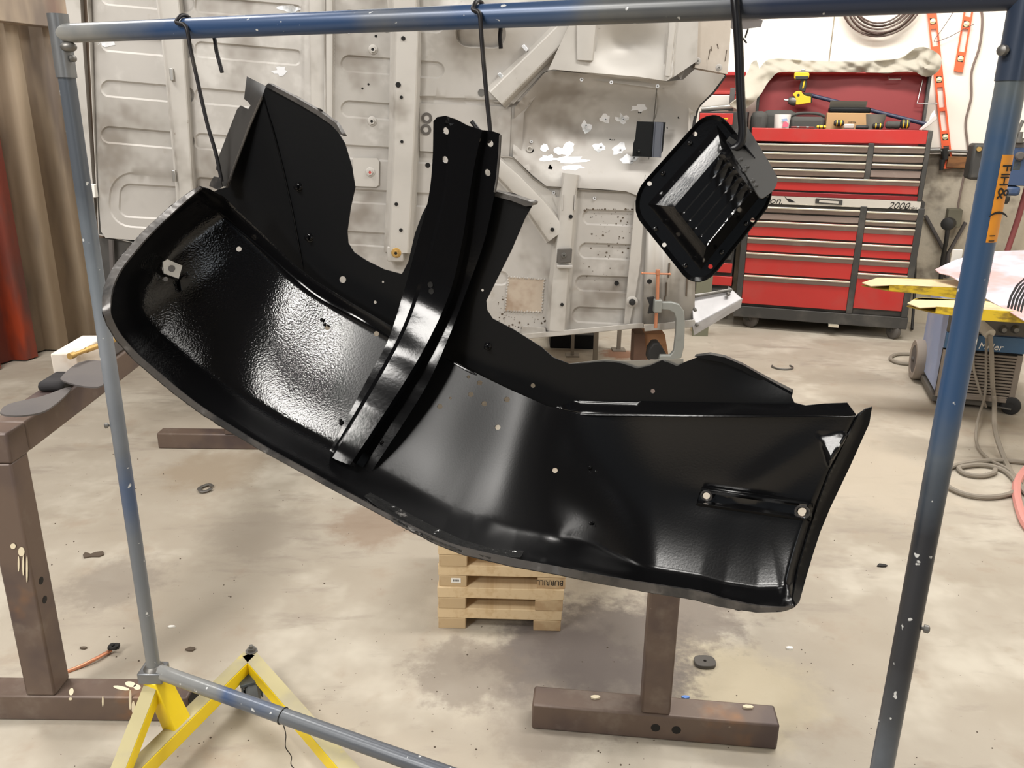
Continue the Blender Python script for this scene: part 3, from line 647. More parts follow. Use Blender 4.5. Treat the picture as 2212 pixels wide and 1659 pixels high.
wire = thing('copper_wire', at_z(190, 1430), 'pink copper wire with a black knot at its end, behind the brown post', 'wire'); obj('wire', m, COPPER, wire)
q = at_z(247, 1404, .01); m = MB()
for i in range(4): m.tube([q + A3(.011 * math.cos(a + i) , .010 * math.sin(a * 1.0 + i * 2), .004 + .012 * abs(math.sin(a * .5 + i))) for a in np.linspace(0, 5.5, 14)], .004, 6)
obj('knot', m, INK, wire)
for px, py, s_, mt, lb in ((1905, 1222, .02, INK, 'small dark chip on the floor right of the fender tip'), (411, 1403, .016, DARKSCRAP, 'tiny dark crumb on the floor right of the left rack post'), (180, 1400, .012, DARKSCRAP, 'tiny dark crumb on the floor left of the copper wire knot'),
        (1286, 1507, .014, PAINTDRIP, 'cream flake on top of the T stand foot, left of its post'), (1615, 1528, .014, PAINTDRIP, 'cream flake on top of the T stand foot, near its right end'), (1481, 1507, .011, mk('blue plastic', srgb(96, 140, 216), .5), 'tiny light blue plastic chip behind the T stand foot'),
        (370, 1354, .012, WHITE, 'small white chip on the floor right of the left rack post'), (1706, 1400, .012, WHITE, 'white fleck on the open floor right of the rubber pad')):
    z = W if 'on top' in lb else 0
    q = at_z(px, py, z + .002); m = MB(); n = 7; poly = [q + A3(s_ * (0.7 + .5 * rng.random()) * math.cos(a), s_ * .6 * (0.6 + .5 * rng.random()) * math.sin(a), 0) for a in np.linspace(0, 2 * math.pi, n, endpoint=False)]
    m.prism([p - A3(0, 0, .0018) for p in poly], A3(0, 0, .005)); tag(obj('floor_chip', m, mt, smooth=0), lb, 'chip')
grit = MB()
for i in range(420):
    px, py = rng.uniform(100, 2150), rng.uniform(960, 1659); q = at_z(px, py); r_ = .0012 + .0028 * rng.random() ** 3
    grit.add([q + A3(r_, 0, 0), q + A3(0, r_, 0), q + A3(-r_, 0, 0), q + A3(0, -r_, 0), q + A3(0, 0, r_)], [(0, 1, 4), (1, 2, 4), (2, 3, 4), (3, 0, 4)])
g = obj('grit', grit, DARKSCRAP, org=(0, 0, 0), smooth=0); g['kind'] = 'stuff'; g['label'] = 'scattered dark grit and crumbs over the concrete floor'

# ================================================================== the vehicle body standing on its side, underside towards us
PRIMER = mk('grey primer', srgb(180, 176, 171), .5, .12,
            var=[(srgb(172, 168, 162), 2.2, .44, .66, .85), (srgb(206, 203, 198), 4.5, .55, .72, .7), (srgb(118, 109, 99), 2.1, .51, .68, .75), (srgb(150, 138, 122), 9, .64, .78, .5), (srgb(120, 106, 92), 30, .70, .78, .5)], bump=(160, .05, .001))
PRIMER2 = mk('grey primer rails', srgb(188, 184, 178), .5, .12, var=[(srgb(178, 174, 168), 3, .45, .7, .8), (srgb(126, 118, 108), 2.6, .53, .70, .7), (srgb(120, 104, 88), 26, .71, .78, .5)])
BARE = mk('bare metal', srgb(236, 237, 240), .3, .3, var=[(srgb(168, 172, 172), 14, .54, .68, .7)])
DARKIN = mk('dark cavity shade', srgb(20, 19, 18), .9)  # near black stands for the shade inside holes and openings
GLOSSBLK = mk('black plastic sheet', srgb(18, 20, 22), .55, spec=.2)
BROWNPATCH = mk('stained patch', srgb(178, 164, 148), .6, var=[(srgb(140, 116, 96), 5, .48, .7, .8), (srgb(196, 186, 174), 7, .55, .75, .6)])
YB = 3.9; BP = Plane(A3(0, YB, 0), (0, 1, 0)); SCB = YB / FPX * 1.06
body = thing('vehicle_body', (0.2, YB + .3, .45), 'grey primed vehicle body standing on its side behind the black fender, ribbed floor facing us', 'car body')
# pressed beads: rounded rectangles (x0,y0) upper left, x1 right end, height, radius, slope, depth
BEADS = []
def bead(x0, y0, x1, h, slope, r=None, d=.0085): BEADS.append((x0, y0, x1, h, slope, min(r or h / 2, h / 2), d))
for y0 in (-26, 74, 172, 272): bead(218, y0 - .5, 420, 36, .088)
bead(236, 369, 430, 118, .075, 50, .006); bead(258, 396, 420, 72, .06, 22, .009)
for y0 in (-8, 89, 189, 287, 382): bead(421, y0, 650, 34, .085, 12)
for y0 in (20, 118, 216): bead(736, y0, 960, 36, .075)
for y0 in (314, 408, 500): bead(700, y0 - 4, 960, 30, .06, 8)
bead(1258, 452, 1384, 33, .035, None, .012); bead(1250, 524, 1382, 34, .035, None, .012); bead(1243, 594, 1372, 34, .04, None, .012); bead(1236, 662, 1362, 34, .045, None, .012)
bead(985, 40, 1092, 60, .05, 28, .03); bead(1040, 584, 1098, 30, .05); bead(1190, 60, 1260, 40, 0, 16, .008)
def bead_sdf(x, y):
    out = []
    for x0, y0, x1, h, sl, r, d in BEADS:
        w_ = x1 - x0; cx, cy = (x0 + x1) / 2, y0 + h / 2 + sl * w_ / 2; a = math.atan(sl)
        X = (x - cx) * math.cos(a) + (y - cy) * math.sin(a); Y = -(x - cx) * math.sin(a) + (y - cy) * math.cos(a)
        qx, qy = np.abs(X) - w_ / 2 + r, np.abs(Y) - h / 2 + r
        out.append((np.hypot(np.maximum(qx, 0), np.maximum(qy, 0)) + np.minimum(np.maximum(qx, qy), 0) - r, d))
    return out
def bead_lines():
    L_ = []
    for x0, y0, x1, h, sl, r, d in BEADS:
        w_ = x1 - x0; cx, cy = (x0 + x1) / 2, y0 + h / 2 + sl * w_ / 2; a = math.atan(sl)
        for o_ in (1.0, -3.0):
            pts = []; rr = max(1.0, r + o_)
            for sx_, sy_, a0 in ((1, 1, 0), (-1, 1, 90), (-1, -1, 180), (1, -1, 270)):
                for t in np.linspace(a0, a0 + 90, 8):
                    X = sx_ * (w_ / 2 - r) + rr * math.cos(math.radians(t)); Y = sy_ * (h / 2 - r) + rr * math.sin(math.radians(t))
                    pts.append((cx + X * math.cos(a) - Y * math.sin(a), cy + X * math.sin(a) + Y * math.cos(a)))
            L_.append((np.array(pts), True))
    return L_
G2 = lambda x, y, cx, cy, sx, sy, a=0: np.exp(-((((x - cx) * math.cos(a) + (y - cy) * math.sin(a)) / sx) ** 2 + ((-(x - cx) * math.sin(a) + (y - cy) * math.cos(a)) / sy) ** 2))
def pan_h(x, y):
    h = np.zeros_like(x)
    for s_, d in bead_sdf(x, y): h -= d * (1 - np.clip((s_ + 3.0) / 4.0, 0, 1))
    h -= .05 * sst(232, 196, x) ** 2                                       # the outer edge turns away
    h += .010 * sst(652, 657, x) * (1 - sst(716, 724, x))                    # a raised strip between two panels
    h += .10 * np.clip(1.25 * G2(x, y, 1040, 40, 88, 62), 0, 1)                                     # dish round the upper opening
    h += .012 * (1 - sst(206, 212, y - .06 * (x - 905))) * sst(900, 906, x)    # upper centre panel stands proud of the one below
    return h
def pan_fine(x, y):
    k = np.zeros(len(x), bool)
    for s_, d in bead_sdf(x, y): k |= np.abs(s_ + 1) < 0
    return k | (np.abs(x - 654) < 6) | (np.abs(x - 720) < 7) | ((np.abs(y - .06 * (x - 905) - 209) < 6) & (x > 895))
out = [(196, -70), (1500, -70), (1504, 160), (1500, 300), (1500, 690), (1390, 700), (1128, 722), (1060, 690), (900, 680), (440, 600), (345, 523), (228, 514), (218, 500), (214, 440), (208, 300), (202, 100)]
holes = [circ(862, 183, 4.5), circ(868, 305, 3)]
sheet('floor_pan', out, lambda x, y: BP.pt(x, y, pan_h(x, y)), PRIMER, body, step=22, fine=pan_fine, fstep=4, thick=.0016, smooth=35, lines=bead_lines(), holes=[np.array(q, float) for q in ([(1132, 244), (1188, 172), (1202, 163), (1430, 192), (1482, 192), (1488, 240), (1482, 424), (1390, 414), (1300, 398), (1192, 391), (1160, 370), (1126, 330)], [(1256, 40), (1440, 40), (1440, 140), (1400, 148), (1256, 130)])])
# back of the tub: sides run away from us, with an added dark sheet to black out the openings
m = MB()
fr = [BP.pt(x, y, -.01) for x, y in ((186, -60), (214, 508), (1128, 715), (1498, 690), (1498, -60))]
for i in range(4):
    a, b = fr[i], fr[i + 1]; m.add([a, b, b + A3(0, 1.6, 0), a + A3(0, 1.6, 0)], [(0, 1, 2, 3)])
obj('tub_side', m, PRIMER2, body, solid=.003, smooth=0)
m = MB(); m.add([p + A3(0, .40, 0) for p in fr], [(0, 1, 2, 3, 4)]); obj('dark_backing', m, DARKIN, body, smooth=0)

def BPT(x, y, h=0.0): return BP.pt(x, y, h)
def rail(name, pts, wid, h, mat=PRIMER2, flare=5, base=0.0, parent=body, label=None):
    """hat section along pixel points; wid: pixel half widths; h: height in metres"""
    pts = np.asarray(pts, float); n = len(pts); wid = np.broadcast_to(np.asarray(wid, float), (n,)); L_ = []; 
    for i in range(n):
        d = pts[min(i + 1, n - 1)] - pts[max(i - 1, 0)]; d = d / np.hypot(*d); nn = np.array([-d[1], d[0]])
        if nn[0] > 0: nn = -nn
        row = []
        for off, hh in ((wid[i] + flare + 3, 0.0), (wid[i] + flare, .0), (wid[i], h * .93), (wid[i] - 3, h), (-wid[i] + 3, h), (-wid[i], h * .93), (-wid[i] - flare, .0), (-wid[i] - flare - 3, 0.0)):
            q = pts[i] + nn * off; row.append(BP.pt(q[0], q[1], base + .0015 + hh))
        L_.append(row)
    m = MB(); vs = [p for r in L_ for p in r]; k = 8
    fs = [(i * k + j, i * k + j + 1, (i + 1) * k + j + 1, (i + 1) * k + j) for i in range(n - 1) for j in range(k - 1)]
    fs += [(1, 2, 3, 4, 5, 6), tuple((n - 1) * k + j for j in (6, 5, 4, 3, 2, 1))]
    m.add(vs, fs); return obj(name, m, mat, parent, smooth=30, label=label)
def plate(name, poly, h, mat=PRIMER2, thick=.004, parent=body, hf=None, step=20, holes=(), rounded=False, label=None, **k):
    poly = cr(poly, 3, True) if rounded else poly
    return sheet(name, poly, (lambda x, y: BP.pt(x, y, hf(x, y))) if hf else (lambda x, y: BP.pt(x, y, h)), mat, parent, step=step, thick=thick, holes=holes, label=label, **k)
def nut(px, py, r=.012, h=.012, base=0.0, name='weld_nut', mat=PRIMER2, core=DARKIN, flange=True, parent=body):
    c = BP.pt(px, py, base); n = BP.n; m = MB()
    if flange: m.lathe(c, n, [(r * 1.7, 0), (r * 1.5, h * .25), (r * 1.1, h * .3)], 14)
    m.lathe(c, n, [(r, 0), (r, h), (r * .55, h), (r * .5, h * .5)], 6); o = obj(name, m, mat, parent, smooth=20)
    m = MB(); m.lathe(c + n * h * .6, n, [(r * .5, 0), (r * .5, h * .35)], 10); obj('bore', m, core, o); return o
def hole(px, py, r, base=0.0, mat=DARKIN, parent=body):
    """a dark disc on the sheet, coloured as the shade in a drilled hole"""
    c = BP.pt(px, py, base); n = BP.n; R_ = r * SCB; m = MB(); m.lathe(c - n * .002, n, [(R_, 0), (R_, .0032), (R_ * .3, .0026)], 12); return obj('drain_hole_disc', m, mat, parent)

rail('hat_rail', [(356, -70), (374, 60), (389, 240), (404, 440), (408, 520)], [21, 20, 17, 14, 14], .045)
rail('hat_rail', [(866, -70), (879, 60), (876, 200), (872, 330), (866, 450), (861, 546)], [27, 25, 24, 22, 22, 21], .075, flare=8)
rail('hat_rail', [(1234, 376), (1226, 430), (1221, 500), (1209, 620), (1203, 716)], [14, 14, 15, 16, 16], .05, flare=6)
rail('floor_seam', [(684, -70), (688, 120), (690, 300), (692, 470)], [17, 17, 16, 16], .014, flare=3)
rail('floor_seam', [(711, -70), (711, 120), (710, 420)], [7, 7, 7], .02, flare=2)
m = MB(); m.tube([BPT(701, -60, .022), BPT(702, 200, .022), BPT(703, 420, .022)], .004, 6); obj('seam_bead', m, PRIMER, body)
# upper diagonal brace with its flanged plate
rail('diagonal_brace', [(1260, 24), (1150, 134), (1071, 212)], [17, 19, 20], .05, flare=9, base=.012)
plate('brace_gusset', [(1064, 220), (1110, 224), (1172, 158), (1186, 151), (1240, 156), (1300, 80), (1290, 40), (1262, 40), (1176, 130), (1094, 216)], .016, thick=.01)
for px, py in ((1134, 104), (1082, 164)): m = MB(); m.box(BPT(px, py, .03), (.016, .03, .03), np.array([nrm(A3(.7, 0, .7)), nrm(A3(-.7, 0, .7)), (0, 1, 0)])); obj('clip', m, BARE, body, bev=.002)
# lower diagonal brace
rail('diagonal_brace', [(1068, 352), (1110, 392), (1160, 448), (1204, 508)], [14, 17, 20, 22], .045, flare=5, base=.004)
plate('brace_gusset', [(1078, 338), (1108, 339), (1160, 392), (1200, 420), (1208, 470), (1214, 500), (1140, 420)], .006, thick=.006)
m = MB(); m.tube([BPT(x, y, .014) for x, y in ((1072, 339), (1098, 339), (1110, 342), (1150, 384), (1176, 402), (1240, 409), (1356, 414), (1385, 428), (1500, 436))], .004, 8); obj('pinch_seam', m, mk('shaded seam', srgb(140, 134, 126), .6), body)
plate('cross_plate', [(906, 223), (1000, 226), (1104, 231), (1102, 300), (1100, 338), (1070, 338), (1000, 332), (907, 326)], .008, mat=PRIMER, thick=.006)
# recessed footwell panel, with its soft swages
def fw(x, y):
    h = .022 + 0 * x
    h -= .15 * G2(x, y, 1330, 265, 175, 82, .04) + .02 * G2(x, y, 1220, 300, 90, 60)
    lw = y - np.interp(x, [1108, 1150, 1180, 1300, 1352, 1385, 1494], [330, 356, 378, 386, 390, 402, 416])     # distance below the lower swage line
    h += .010 * np.exp(-(lw / 16.) ** 2) + .010 * sst(0, 14, lw)
    up = y - np.interp(x, [1112, 1200, 1300, 1440, 1500], [245, 190, 192, 204, 215])
    h += .030 * (1 - sst(-8, 26, up))
    h += .05 * sst(1420, 1510, x) * (1 - sst(215, 330, y))
    h -= .05 * sst(1505, 1570, x) * sst(140, 220, y)
    return h
o2 = [(1112, 232), (1176, 158), (1190, 152), (1440, 176), (1476, 172), (1500, 150), (1566, 163), (1540, 198), (1512, 226), (1504, 240), (1498, 284), (1494, 440), (1385, 426), (1352, 413), (1300, 409), (1180, 402), (1150, 378), (1108, 338)]
sheet('footwell_panel', o2, lambda x, y: BP.pt(x, y, fw(x, y)), PRIMER, body, step=14, thick=.0016, smooth=80, holes=[circ(1148, 325, 5), [(1184, 362), (1188, 355), (1194, 362), (1192, 366), (1184, 365)]])
m = MB(); m.tube(list(cr([BPT(1567, 162, .0), BPT(1540, 199, .0), BPT(1512, 226, 0), BPT(1504, 244, 0), BPT(1497, 284, 0), BPT(1494, 330, 0)], 4)), .007, 8); obj('edge_seal', m, BLACKRUB, body)
m = MB(); m.tube([BPT(x, y, fw(np.array([x]), np.array([y]))[0] + .001) for x, y in ((1420, 182), (1412, 260), (1404, 330), (1388, 408))], .0025, 6); obj('panel_seam', m, DULL, body)
# dash-side pressing above the footwell and the box beside it
o2 = [(1184, 152), (1236, 40), (1240, -70), (1470, -70), (1462, 30), (1452, 166), (1440, 175), (1380, 166), (1240, 154), (1196, 150)]
def dash(x, y): return .085 - .10 * G2(x, y, 1352, 98, 66, 46) + .012 * sst(1440, 1450, x)
sheet('dash_panel', o2, lambda x, y: BP.pt(x, y, dash(x, y)), PRIMER2, body, step=12, thick=.02, smooth=70)
rail('side_channel', [(1268, -70), (1266, 60), (1263, 130)], [23, 20, 16], .04, base=.05, flare=4)
plate('pillar_panel', [(1452, -70), (1512, -70), (1506, 132), (1456, 166), (1440, 168)], .075, thick=.05)
rail('pillar_seam', [(1456, -70), (1452, 60), (1442, 164)], [6, 6, 5], .02, base=.074, flare=3)
plate('hinge_box', [(1512, -70), (1586, -70), (1580, 40), (1572, 160), (1500, 146), (1504, 132)], .05, thick=.3, mat=mk('streaked primer', srgb(182, 172, 160), .6, var=[(srgb(122, 106, 90), 9, .58, .74, .7, (5, 1, .7)), (srgb(200, 192, 182), 5, .5, .7, .6)]))
m = MB(); a = BPT(1560, 36, .05); b = BPT(1644, 43, -.2); m.prism([BPT(1560, 42, .05), BPT(1586, 66, .05), BPT(1644, 58, -.1), BPT(1648, 44, -.12), BPT(1600, 34, .0)], A3(0, .05, .012)); obj('cowl_lip', m, GREYPLATE, body)
for i, pp in enumerate(([(1616, 62), (1610, 80)], [(1604, 82), (1612, 92)])):
    m = MB(); m.tube([BPT(x, y, 0) for x, y in pp] + [BPT(pp[1][0] + 1, pp[1][1] + 1, 0)], .004, 6); obj('wire_stub', m, INK, body)
for px, py, r in ((1507, 132, 7), (1553, 146, 7)): nut(px, py, .009, .006, .05, 'spot_weld', PRIMER, DULL)
for a, b in (((1536, 100), (1537, 110)), ((1549, 95), (1552, 105)), ((1570, 108), (1566, 132)), ((1534, 106), (1530, 128))):
    m = MB(); m.tube([BPT(*a, .051), BPT(*b, .051)], .0016, 5); obj('drip_mark', m, DARKSCRAP, body)
# black plastic patch and bare-metal ground spots
BPLATE = plate('black_patch', [(1376, 262), (1438, 264), (1434, 300), (1432, 326), (1424, 340), (1366, 338), (1368, 310), (1372, 300)], .03, GLOSSBLK, .003, label='glossy black patch')
rail('patch_fold', [(1423, 264), (1418, 340)], [6, 6], .006, mat=mk('grey fold', srgb(84, 88, 98), .5), base=.033, flare=1, parent=BPLATE)
nut(1380, 327, .006, .004, .034, 'patch_rivet', GLOSSBLK, DULL, parent=BPLATE)
for k, (px, py, rx, ry) in enumerate(((1266, 277, 12, 14), (1306, 256, 11, 10), (1344, 258, 13, 10), (1382, 234, 14, 8), (1296, 320, 14, 10), (1336, 322, 14, 12), (1176, 318, 9, 9), (1186, 342, 17, 7), (1230, 346, 30, 7), (1236, 362, 26, 5), (1228, 318, 12, 14), (1360, 344, 17, 8), (1210, 326, 16, 8), (606, 154, 13, 10), (230, 90, 16, 12), (742, 66, 16, 7), (626, 18, 26, 8))):
    a = np.linspace(0, 2 * math.pi, 14, endpoint=False); rr = 1 + .25 * rng.standard_normal(14) * .8
    o2 = np.stack([px + rx * rr * np.cos(a), py + ry * rr * np.sin(a)], 1)
    f_ = fw if px > 1100 else pan_h
    sheet('ground_spot', o2, lambda x, y: BP.pt(x, y, f_(x, y) + .0012), BARE, body, step=10, thick=0)
for px, py in ((1266, 271), (1308, 258), (1346, 258), (1340, 324), (1298, 318), (1148, 306)): nut(px, py, .007, .008, float(fw(np.array([px]), np.array([py]))[0]), 'stud', BARE, DULL, flange=False)
for px, py, r in ((1318, 302, 1.6), (1322, 303, 1.6), (1327, 303, 1.6), (1380, 243, 1.6), (1384, 243, 1.6), (1366, 349, 1.8), (1370, 342, 1.8), (1364, 349, 1.6), (1466, 254, 2), (1442, 276, 1.8)): hole(px, py, r, float(fw(np.array([px]), np.array([py]))[0]) + .0005)
m = MB(); m.lathe(BPT(1144, 322, fw(np.array([1144.]), np.array([322.]))[0]), BP.n, [(.012, 0), (.014, .012), (.009, .012), (.008, .004)], 14); obj('grommet', m, PRIMER2, body)
# lower right floor: strip, bushing, edge rail, ribbed side and tail tray
plate('floor_strip', [(1372, 436), (1392, 436), (1384, 560), (1372, 640), (1360, 700), (1348, 700)], .02, thick=.02, hf=lambda x, y: .022 + 0 * x)
m = MB(); m.prism([BPT(1204, 537, .062), BPT(1236, 536, .062), BPT(1234, 566, .062), BPT(1202, 568, .062)], A3(0, -.016, 0)); bu = obj('rubber_mount', m, GREYRUB, body, bev=.004)
nut(1218, 552, .008, .008, .078, 'bolt', DULL, DARKIN, parent=bu)
m = MB(); m.box((BPT(1219, 574, .05)), (.075, .06, .014)); obj('mount_pad', m, PRIMER, body, bev=.003)
plate('inner_patch', [(1098, 598), (1176, 604), (1170, 674), (1091, 672)], .004, BROWNPATCH, .004, label='rust stained welded patch')
m = MB(); pts = dens([(1098, 598), (1176, 604), (1170, 674), (1091, 672)], 6)
for p in pts: m.ball(BPT(p[0] + rng.normal(0, .6), p[1] + rng.normal(0, .6), .004), .005, 6, 4)
wd = obj('weld_seam', m, PRIMER2, body); wd['kind'] = 'stuff'
plate('bottom_bracket', [(1127, 706), (1178, 708), (1180, 724), (1126, 722)], .02, thick=.02)
sp = MB()
for i in range(170):
    if i < 110: px, py = rng.uniform(1258, 1385), np.clip(rng.normal(480 if i % 3 else 540, 45), 452, 640)
    elif i < 140: px, py = rng.uniform(1075, 1110), rng.uniform(640, 705)
    else: px, py = rng.uniform(1090, 1190), rng.uniform(684, 712)
    h = float(pan_h(np.array([px]), np.array([py]))[0]); c = BPT(px, py, h + .0012); r_ = .0018 + .0042 * rng.random() ** 2.5
    sp.add([c + A3(r_ * math.cos(a), 0, r_ * math.sin(a) * (.6 + .6 * rng.random())) for a in np.linspace(0, 2 * math.pi, 7, endpoint=False)], [tuple(range(7))])
s_ = obj('rust_pit', sp, DARKSCRAP, body, smooth=0); s_['kind'] = 'stuff'
for px, py, r in ((1332, 612, 5), (1233, 468, 4), (1214, 658, 3.5), (1193, 496, 4)): hole(px, py, r, .0 if px > 1300 else (.055 if px > 1200 else .055))
for px, py, r, hb in ((871, 83, 4, .079), (860, 183, 5, .079), (867, 210, 3, .079), (868, 306, 3, .079), (856, 441, 3.5, .079), (866, 497, 3.5, .079), (1040, 200, 7, .013), (924, 357, 5, 0), (812, 78, 2.5, 0), (796, 182, 2, 0), (783, 191, 2, 0), (835, 62, 7, .001)):
    hole(px, py, r, hb, mat=DARKIN if r < 6 else DULL)
for px, py in ((806, 107), (804, 262)): nut(px, py, .013, .014, .001)
plate('nut_plate', [(762, 341), (814, 342), (819, 348), (818, 400), (812, 404), (764, 402)], .012, thick=.01)
nut(800, 372, .013, .012, .013, core=mk('red core', srgb(190, 80, 74), .6))
for px, py in ((922, 255), (920, 280)):
    m = MB(); c = BPT(px, py, .0085); m.lathe(c, BP.n, [(.012, .0), (.012, .003), (.024, .003), (.024, 0)], 20); o = obj('rubber_washer', m, GREYRUB, body)
    m = MB(); m.lathe(c, BP.n, [(.0119, -.004), (.0119, .001)], 16); obj('bore', m, PRIMER, o)
m = MB(); c = BPT(856, 546, .03); m.box(c, (.075, .09, .07)); br = obj('rail_foot', m, PRIMER, body, bev=.006)
nut(856, 546, .014, .016, .076, 'bolt', BRASS, DARKIN, parent=br)
for px, py in ((372, 161), (377, 380)): m = MB(); m.box(BPT(px, py, .05), (.016, .02, .05)); obj('door_clip', m, STEEL, body, bev=.002)
for px, py, hb in ((1112, 372, .01), (1196, 416, .0), (1284, 428, 0), (1120, 493, 0), (1256, 172, .055), (1320, 178, .05), (1420, 186, .05), (1120, 192, .03)): nut(px, py, .008, .008, hb, 'stud', BARE, DULL, flange=False)
m = MB(); c = BPT(1364, 650, .004); m.lathe(c, BP.n, [(.028, 0), (.028, .02), (.02, .024)], 18); gr = obj('drain_plug', m, PRIMER2, body); m = MB(); m.lathe(c + BP.n * .02, BP.n, [(.016, 0), (.014, .018), (.008, .03)], 14); obj('plug_tip', m, BLACKRUB, gr)
plate('seat_bracket', [(1194, 425), (1212, 425), (1212, 470), (1200, 440)], .012, thick=.008); 
m = MB(); c = BPT(1228, 436, .03); m.box(c + A3(-.028, 0, 0), (.006, .05, .07)); m.box(c + A3(.028, 0, 0), (.006, .05, .07)); obj('rail_socket', m, PRIMER, body)
# ribbed strip at the right end of the floor
prof = [(1395, 0), (1404, .012), (1412, .012), (1420, 0), (1432, 0), (1438, .012), (1446, .012), (1454, 0), (1470, 0), (1478, .010), (1490, .010), (1500, 0)]
m = MB(); vs = []
for x, h in prof: vs += [BPT(x + 4, 438, .014 + h), BPT(x - 8 if x < 1480 else x, 700, .014 + h)]
m.add(vs, [(2 * i, 2 * i + 2, 2 * i + 3, 2 * i + 1) for i in range(len(prof) - 1)]); obj('ribbed_skirt', m, PRIMER2, body, smooth=25, solid=.002)
for x, y0, y1 in ((1446, 568, 600), (1440, 610, 640), (1484, 600, 640), (1436, 640, 660)): m = MB(); m.tube([BPT(x, y0, .03), BPT(x - 2, y1, .03)], .004, 6); obj('drip_mark', m, DARKSCRAP, body)
hole(1403, 608, 5, .028)
m = MB(); m.hexa([BPT(1120, 734, .05), BPT(1392, 708, .05), BPT(1392, 708, -.02), BPT(1120, 734, -.02)], [BPT(1122, 722, .05), BPT(1390, 697, .05), BPT(1390, 697, -.02), BPT(1122, 722, -.02)]); obj('edge_rail', m, PRIMER2, body, bev=.003)
m = MB(); m.hexa([BPT(1392, 716, .06), BPT(1506, 706, .06), BPT(1506, 706, -.02), BPT(1392, 716, -.02)], [BPT(1392, 702, .06), BPT(1500, 690, .06), BPT(1500, 690, -.02), BPT(1392, 702, -.02)]); obj('edge_rail', m, PRIMER, body, bev=.003)
SILV = mk('silver panel', srgb(168, 166, 167), .4, .3, var=[(srgb(146, 144, 144), 4, .5, .7, .7)])
tz = BPT(1500, 690, 0)
tray = [BPT(1494, 636, -.02), BPT(1580, 624, -.10), BPT(1604, 646, -.02), BPT(1498, 706, .06)]
m = MB(); m.prism(tray, A3(0, .03, -.018)); tr0 = obj('tail_tray', m, SILV, body, bev=.002)
m = MB(); m.prism([BPT(1580, 624, -.10), BPT(1604, 646, -.02), BPT(1600, 658, -.02), BPT(1576, 636, -.10)], A3(-.01, .02, .01)); obj('tray_lip', m, SILV, tr0)
m = MB(); m.prism([BPT(1496, 704, .065), BPT(1604, 645, -.012), BPT(1600, 664, -.012), BPT(1500, 724, .065)], A3(0, .012, 0)); obj('tray_lip', m, SILV, tr0)
m = MB(); m.tube([BPT(1500, 640, -.0), BPT(1580, 626, -.08)], .008, 8); obj('tray_lip', m, DULL, tr0)
for px, py in ((1572, 634), (1500, 668), (1504, 700)): m = MB(); m.lathe(BPT(px, py, .05 if px < 1510 else -.06), BP.n, [(.009, 0), (.009, .02), (.005, .03)], 8); obj('bolt', m, DULL, tr0)
# pale pillar edge and a strip coloured as the shaded gap beside it, left end of the body
plate('end_pillar', [(134, -60), (170, -60), (176, 60), (186, 200), (198, 370), (206, 470), (192, 470), (178, 300), (160, 150), (148, 60)], -.02, mat=PRIMER2, thick=.05)
m = MB(); m.prism([BPT(172, -60, -.05), BPT(206, -60, -.05), BPT(226, 520, -.05), BPT(204, 520, -.05)], A3(0, .02, 0)); obj('pillar_gap_shade', m, mk('brown shade', srgb(96, 80, 66), .8), body)
m = MB(); m.box(BPT(201, 412, .0), (.03, .03, .06)); obj('hinge_block', m, WHITE, body, bev=.003)
m = MB(); m.prism([BPT(212, 514, -.03), BPT(420, 530, -.03), BPT(420, 700, -.03), BPT(226, 740, -.03)], A3(0, .02, 0)); obj('lower_skirt', m, mk('dark inner skirt', srgb(72, 70, 68), .6, var=[(srgb(50, 48, 48), 4, .5, .7, .8)]), body)
for x in (240, 300): m = MB(); m.tube([BPT(x, 518, .0), BPT(x + 8, 700, .0)], .012, 8); obj('skirt_rib', m, GREYPLATE, body)
# legs of the cart that carries the body
LEGM = mk('thin steel leg', srgb(140, 132, 122), .5, .4)
zbt = BPT(1300, 710)[2]
for px, y1, w_ in ((1236, 768, .022), (1284, 806, .028), (1336, 756, .026)):
    b = at_z(px, y1); m = MB(); m.beam(b, A3(b[0], b[1], zbt + .03), w_, w_, up=(0, 1, 0)); m.box(b + A3(0, 0, .004), (.09, .09, .008)); obj('support_leg', m, LEGM, body)
a, b = at_z(1188, 752), at_z(1292, 755); d = b - a; m = MB(); m.hexa([a, b, b + A3(0, .3, 0), a + A3(0, .3, 0)], [p + A3(0, 0, .10) for p in (a, b, b + A3(0, .3, 0), a + A3(0, .3, 0))]); tag(obj('black_box', m, GLOSSBLK, bev=.006), 'flat black box on the floor in the shade under the vehicle body', 'box')
a = at_z(1340, 770); sheet_o = circ(1338, 759, 26, 18, 6)
# brown carton and black shoe-shaped wedge on the far end of the trestle beam
CART = mk('brown carton', srgb(150, 112, 84), .7); CARTD = mk('shaded carton side', srgb(104, 80, 66), .7)  # side brown is a shaded copy of the carton brown
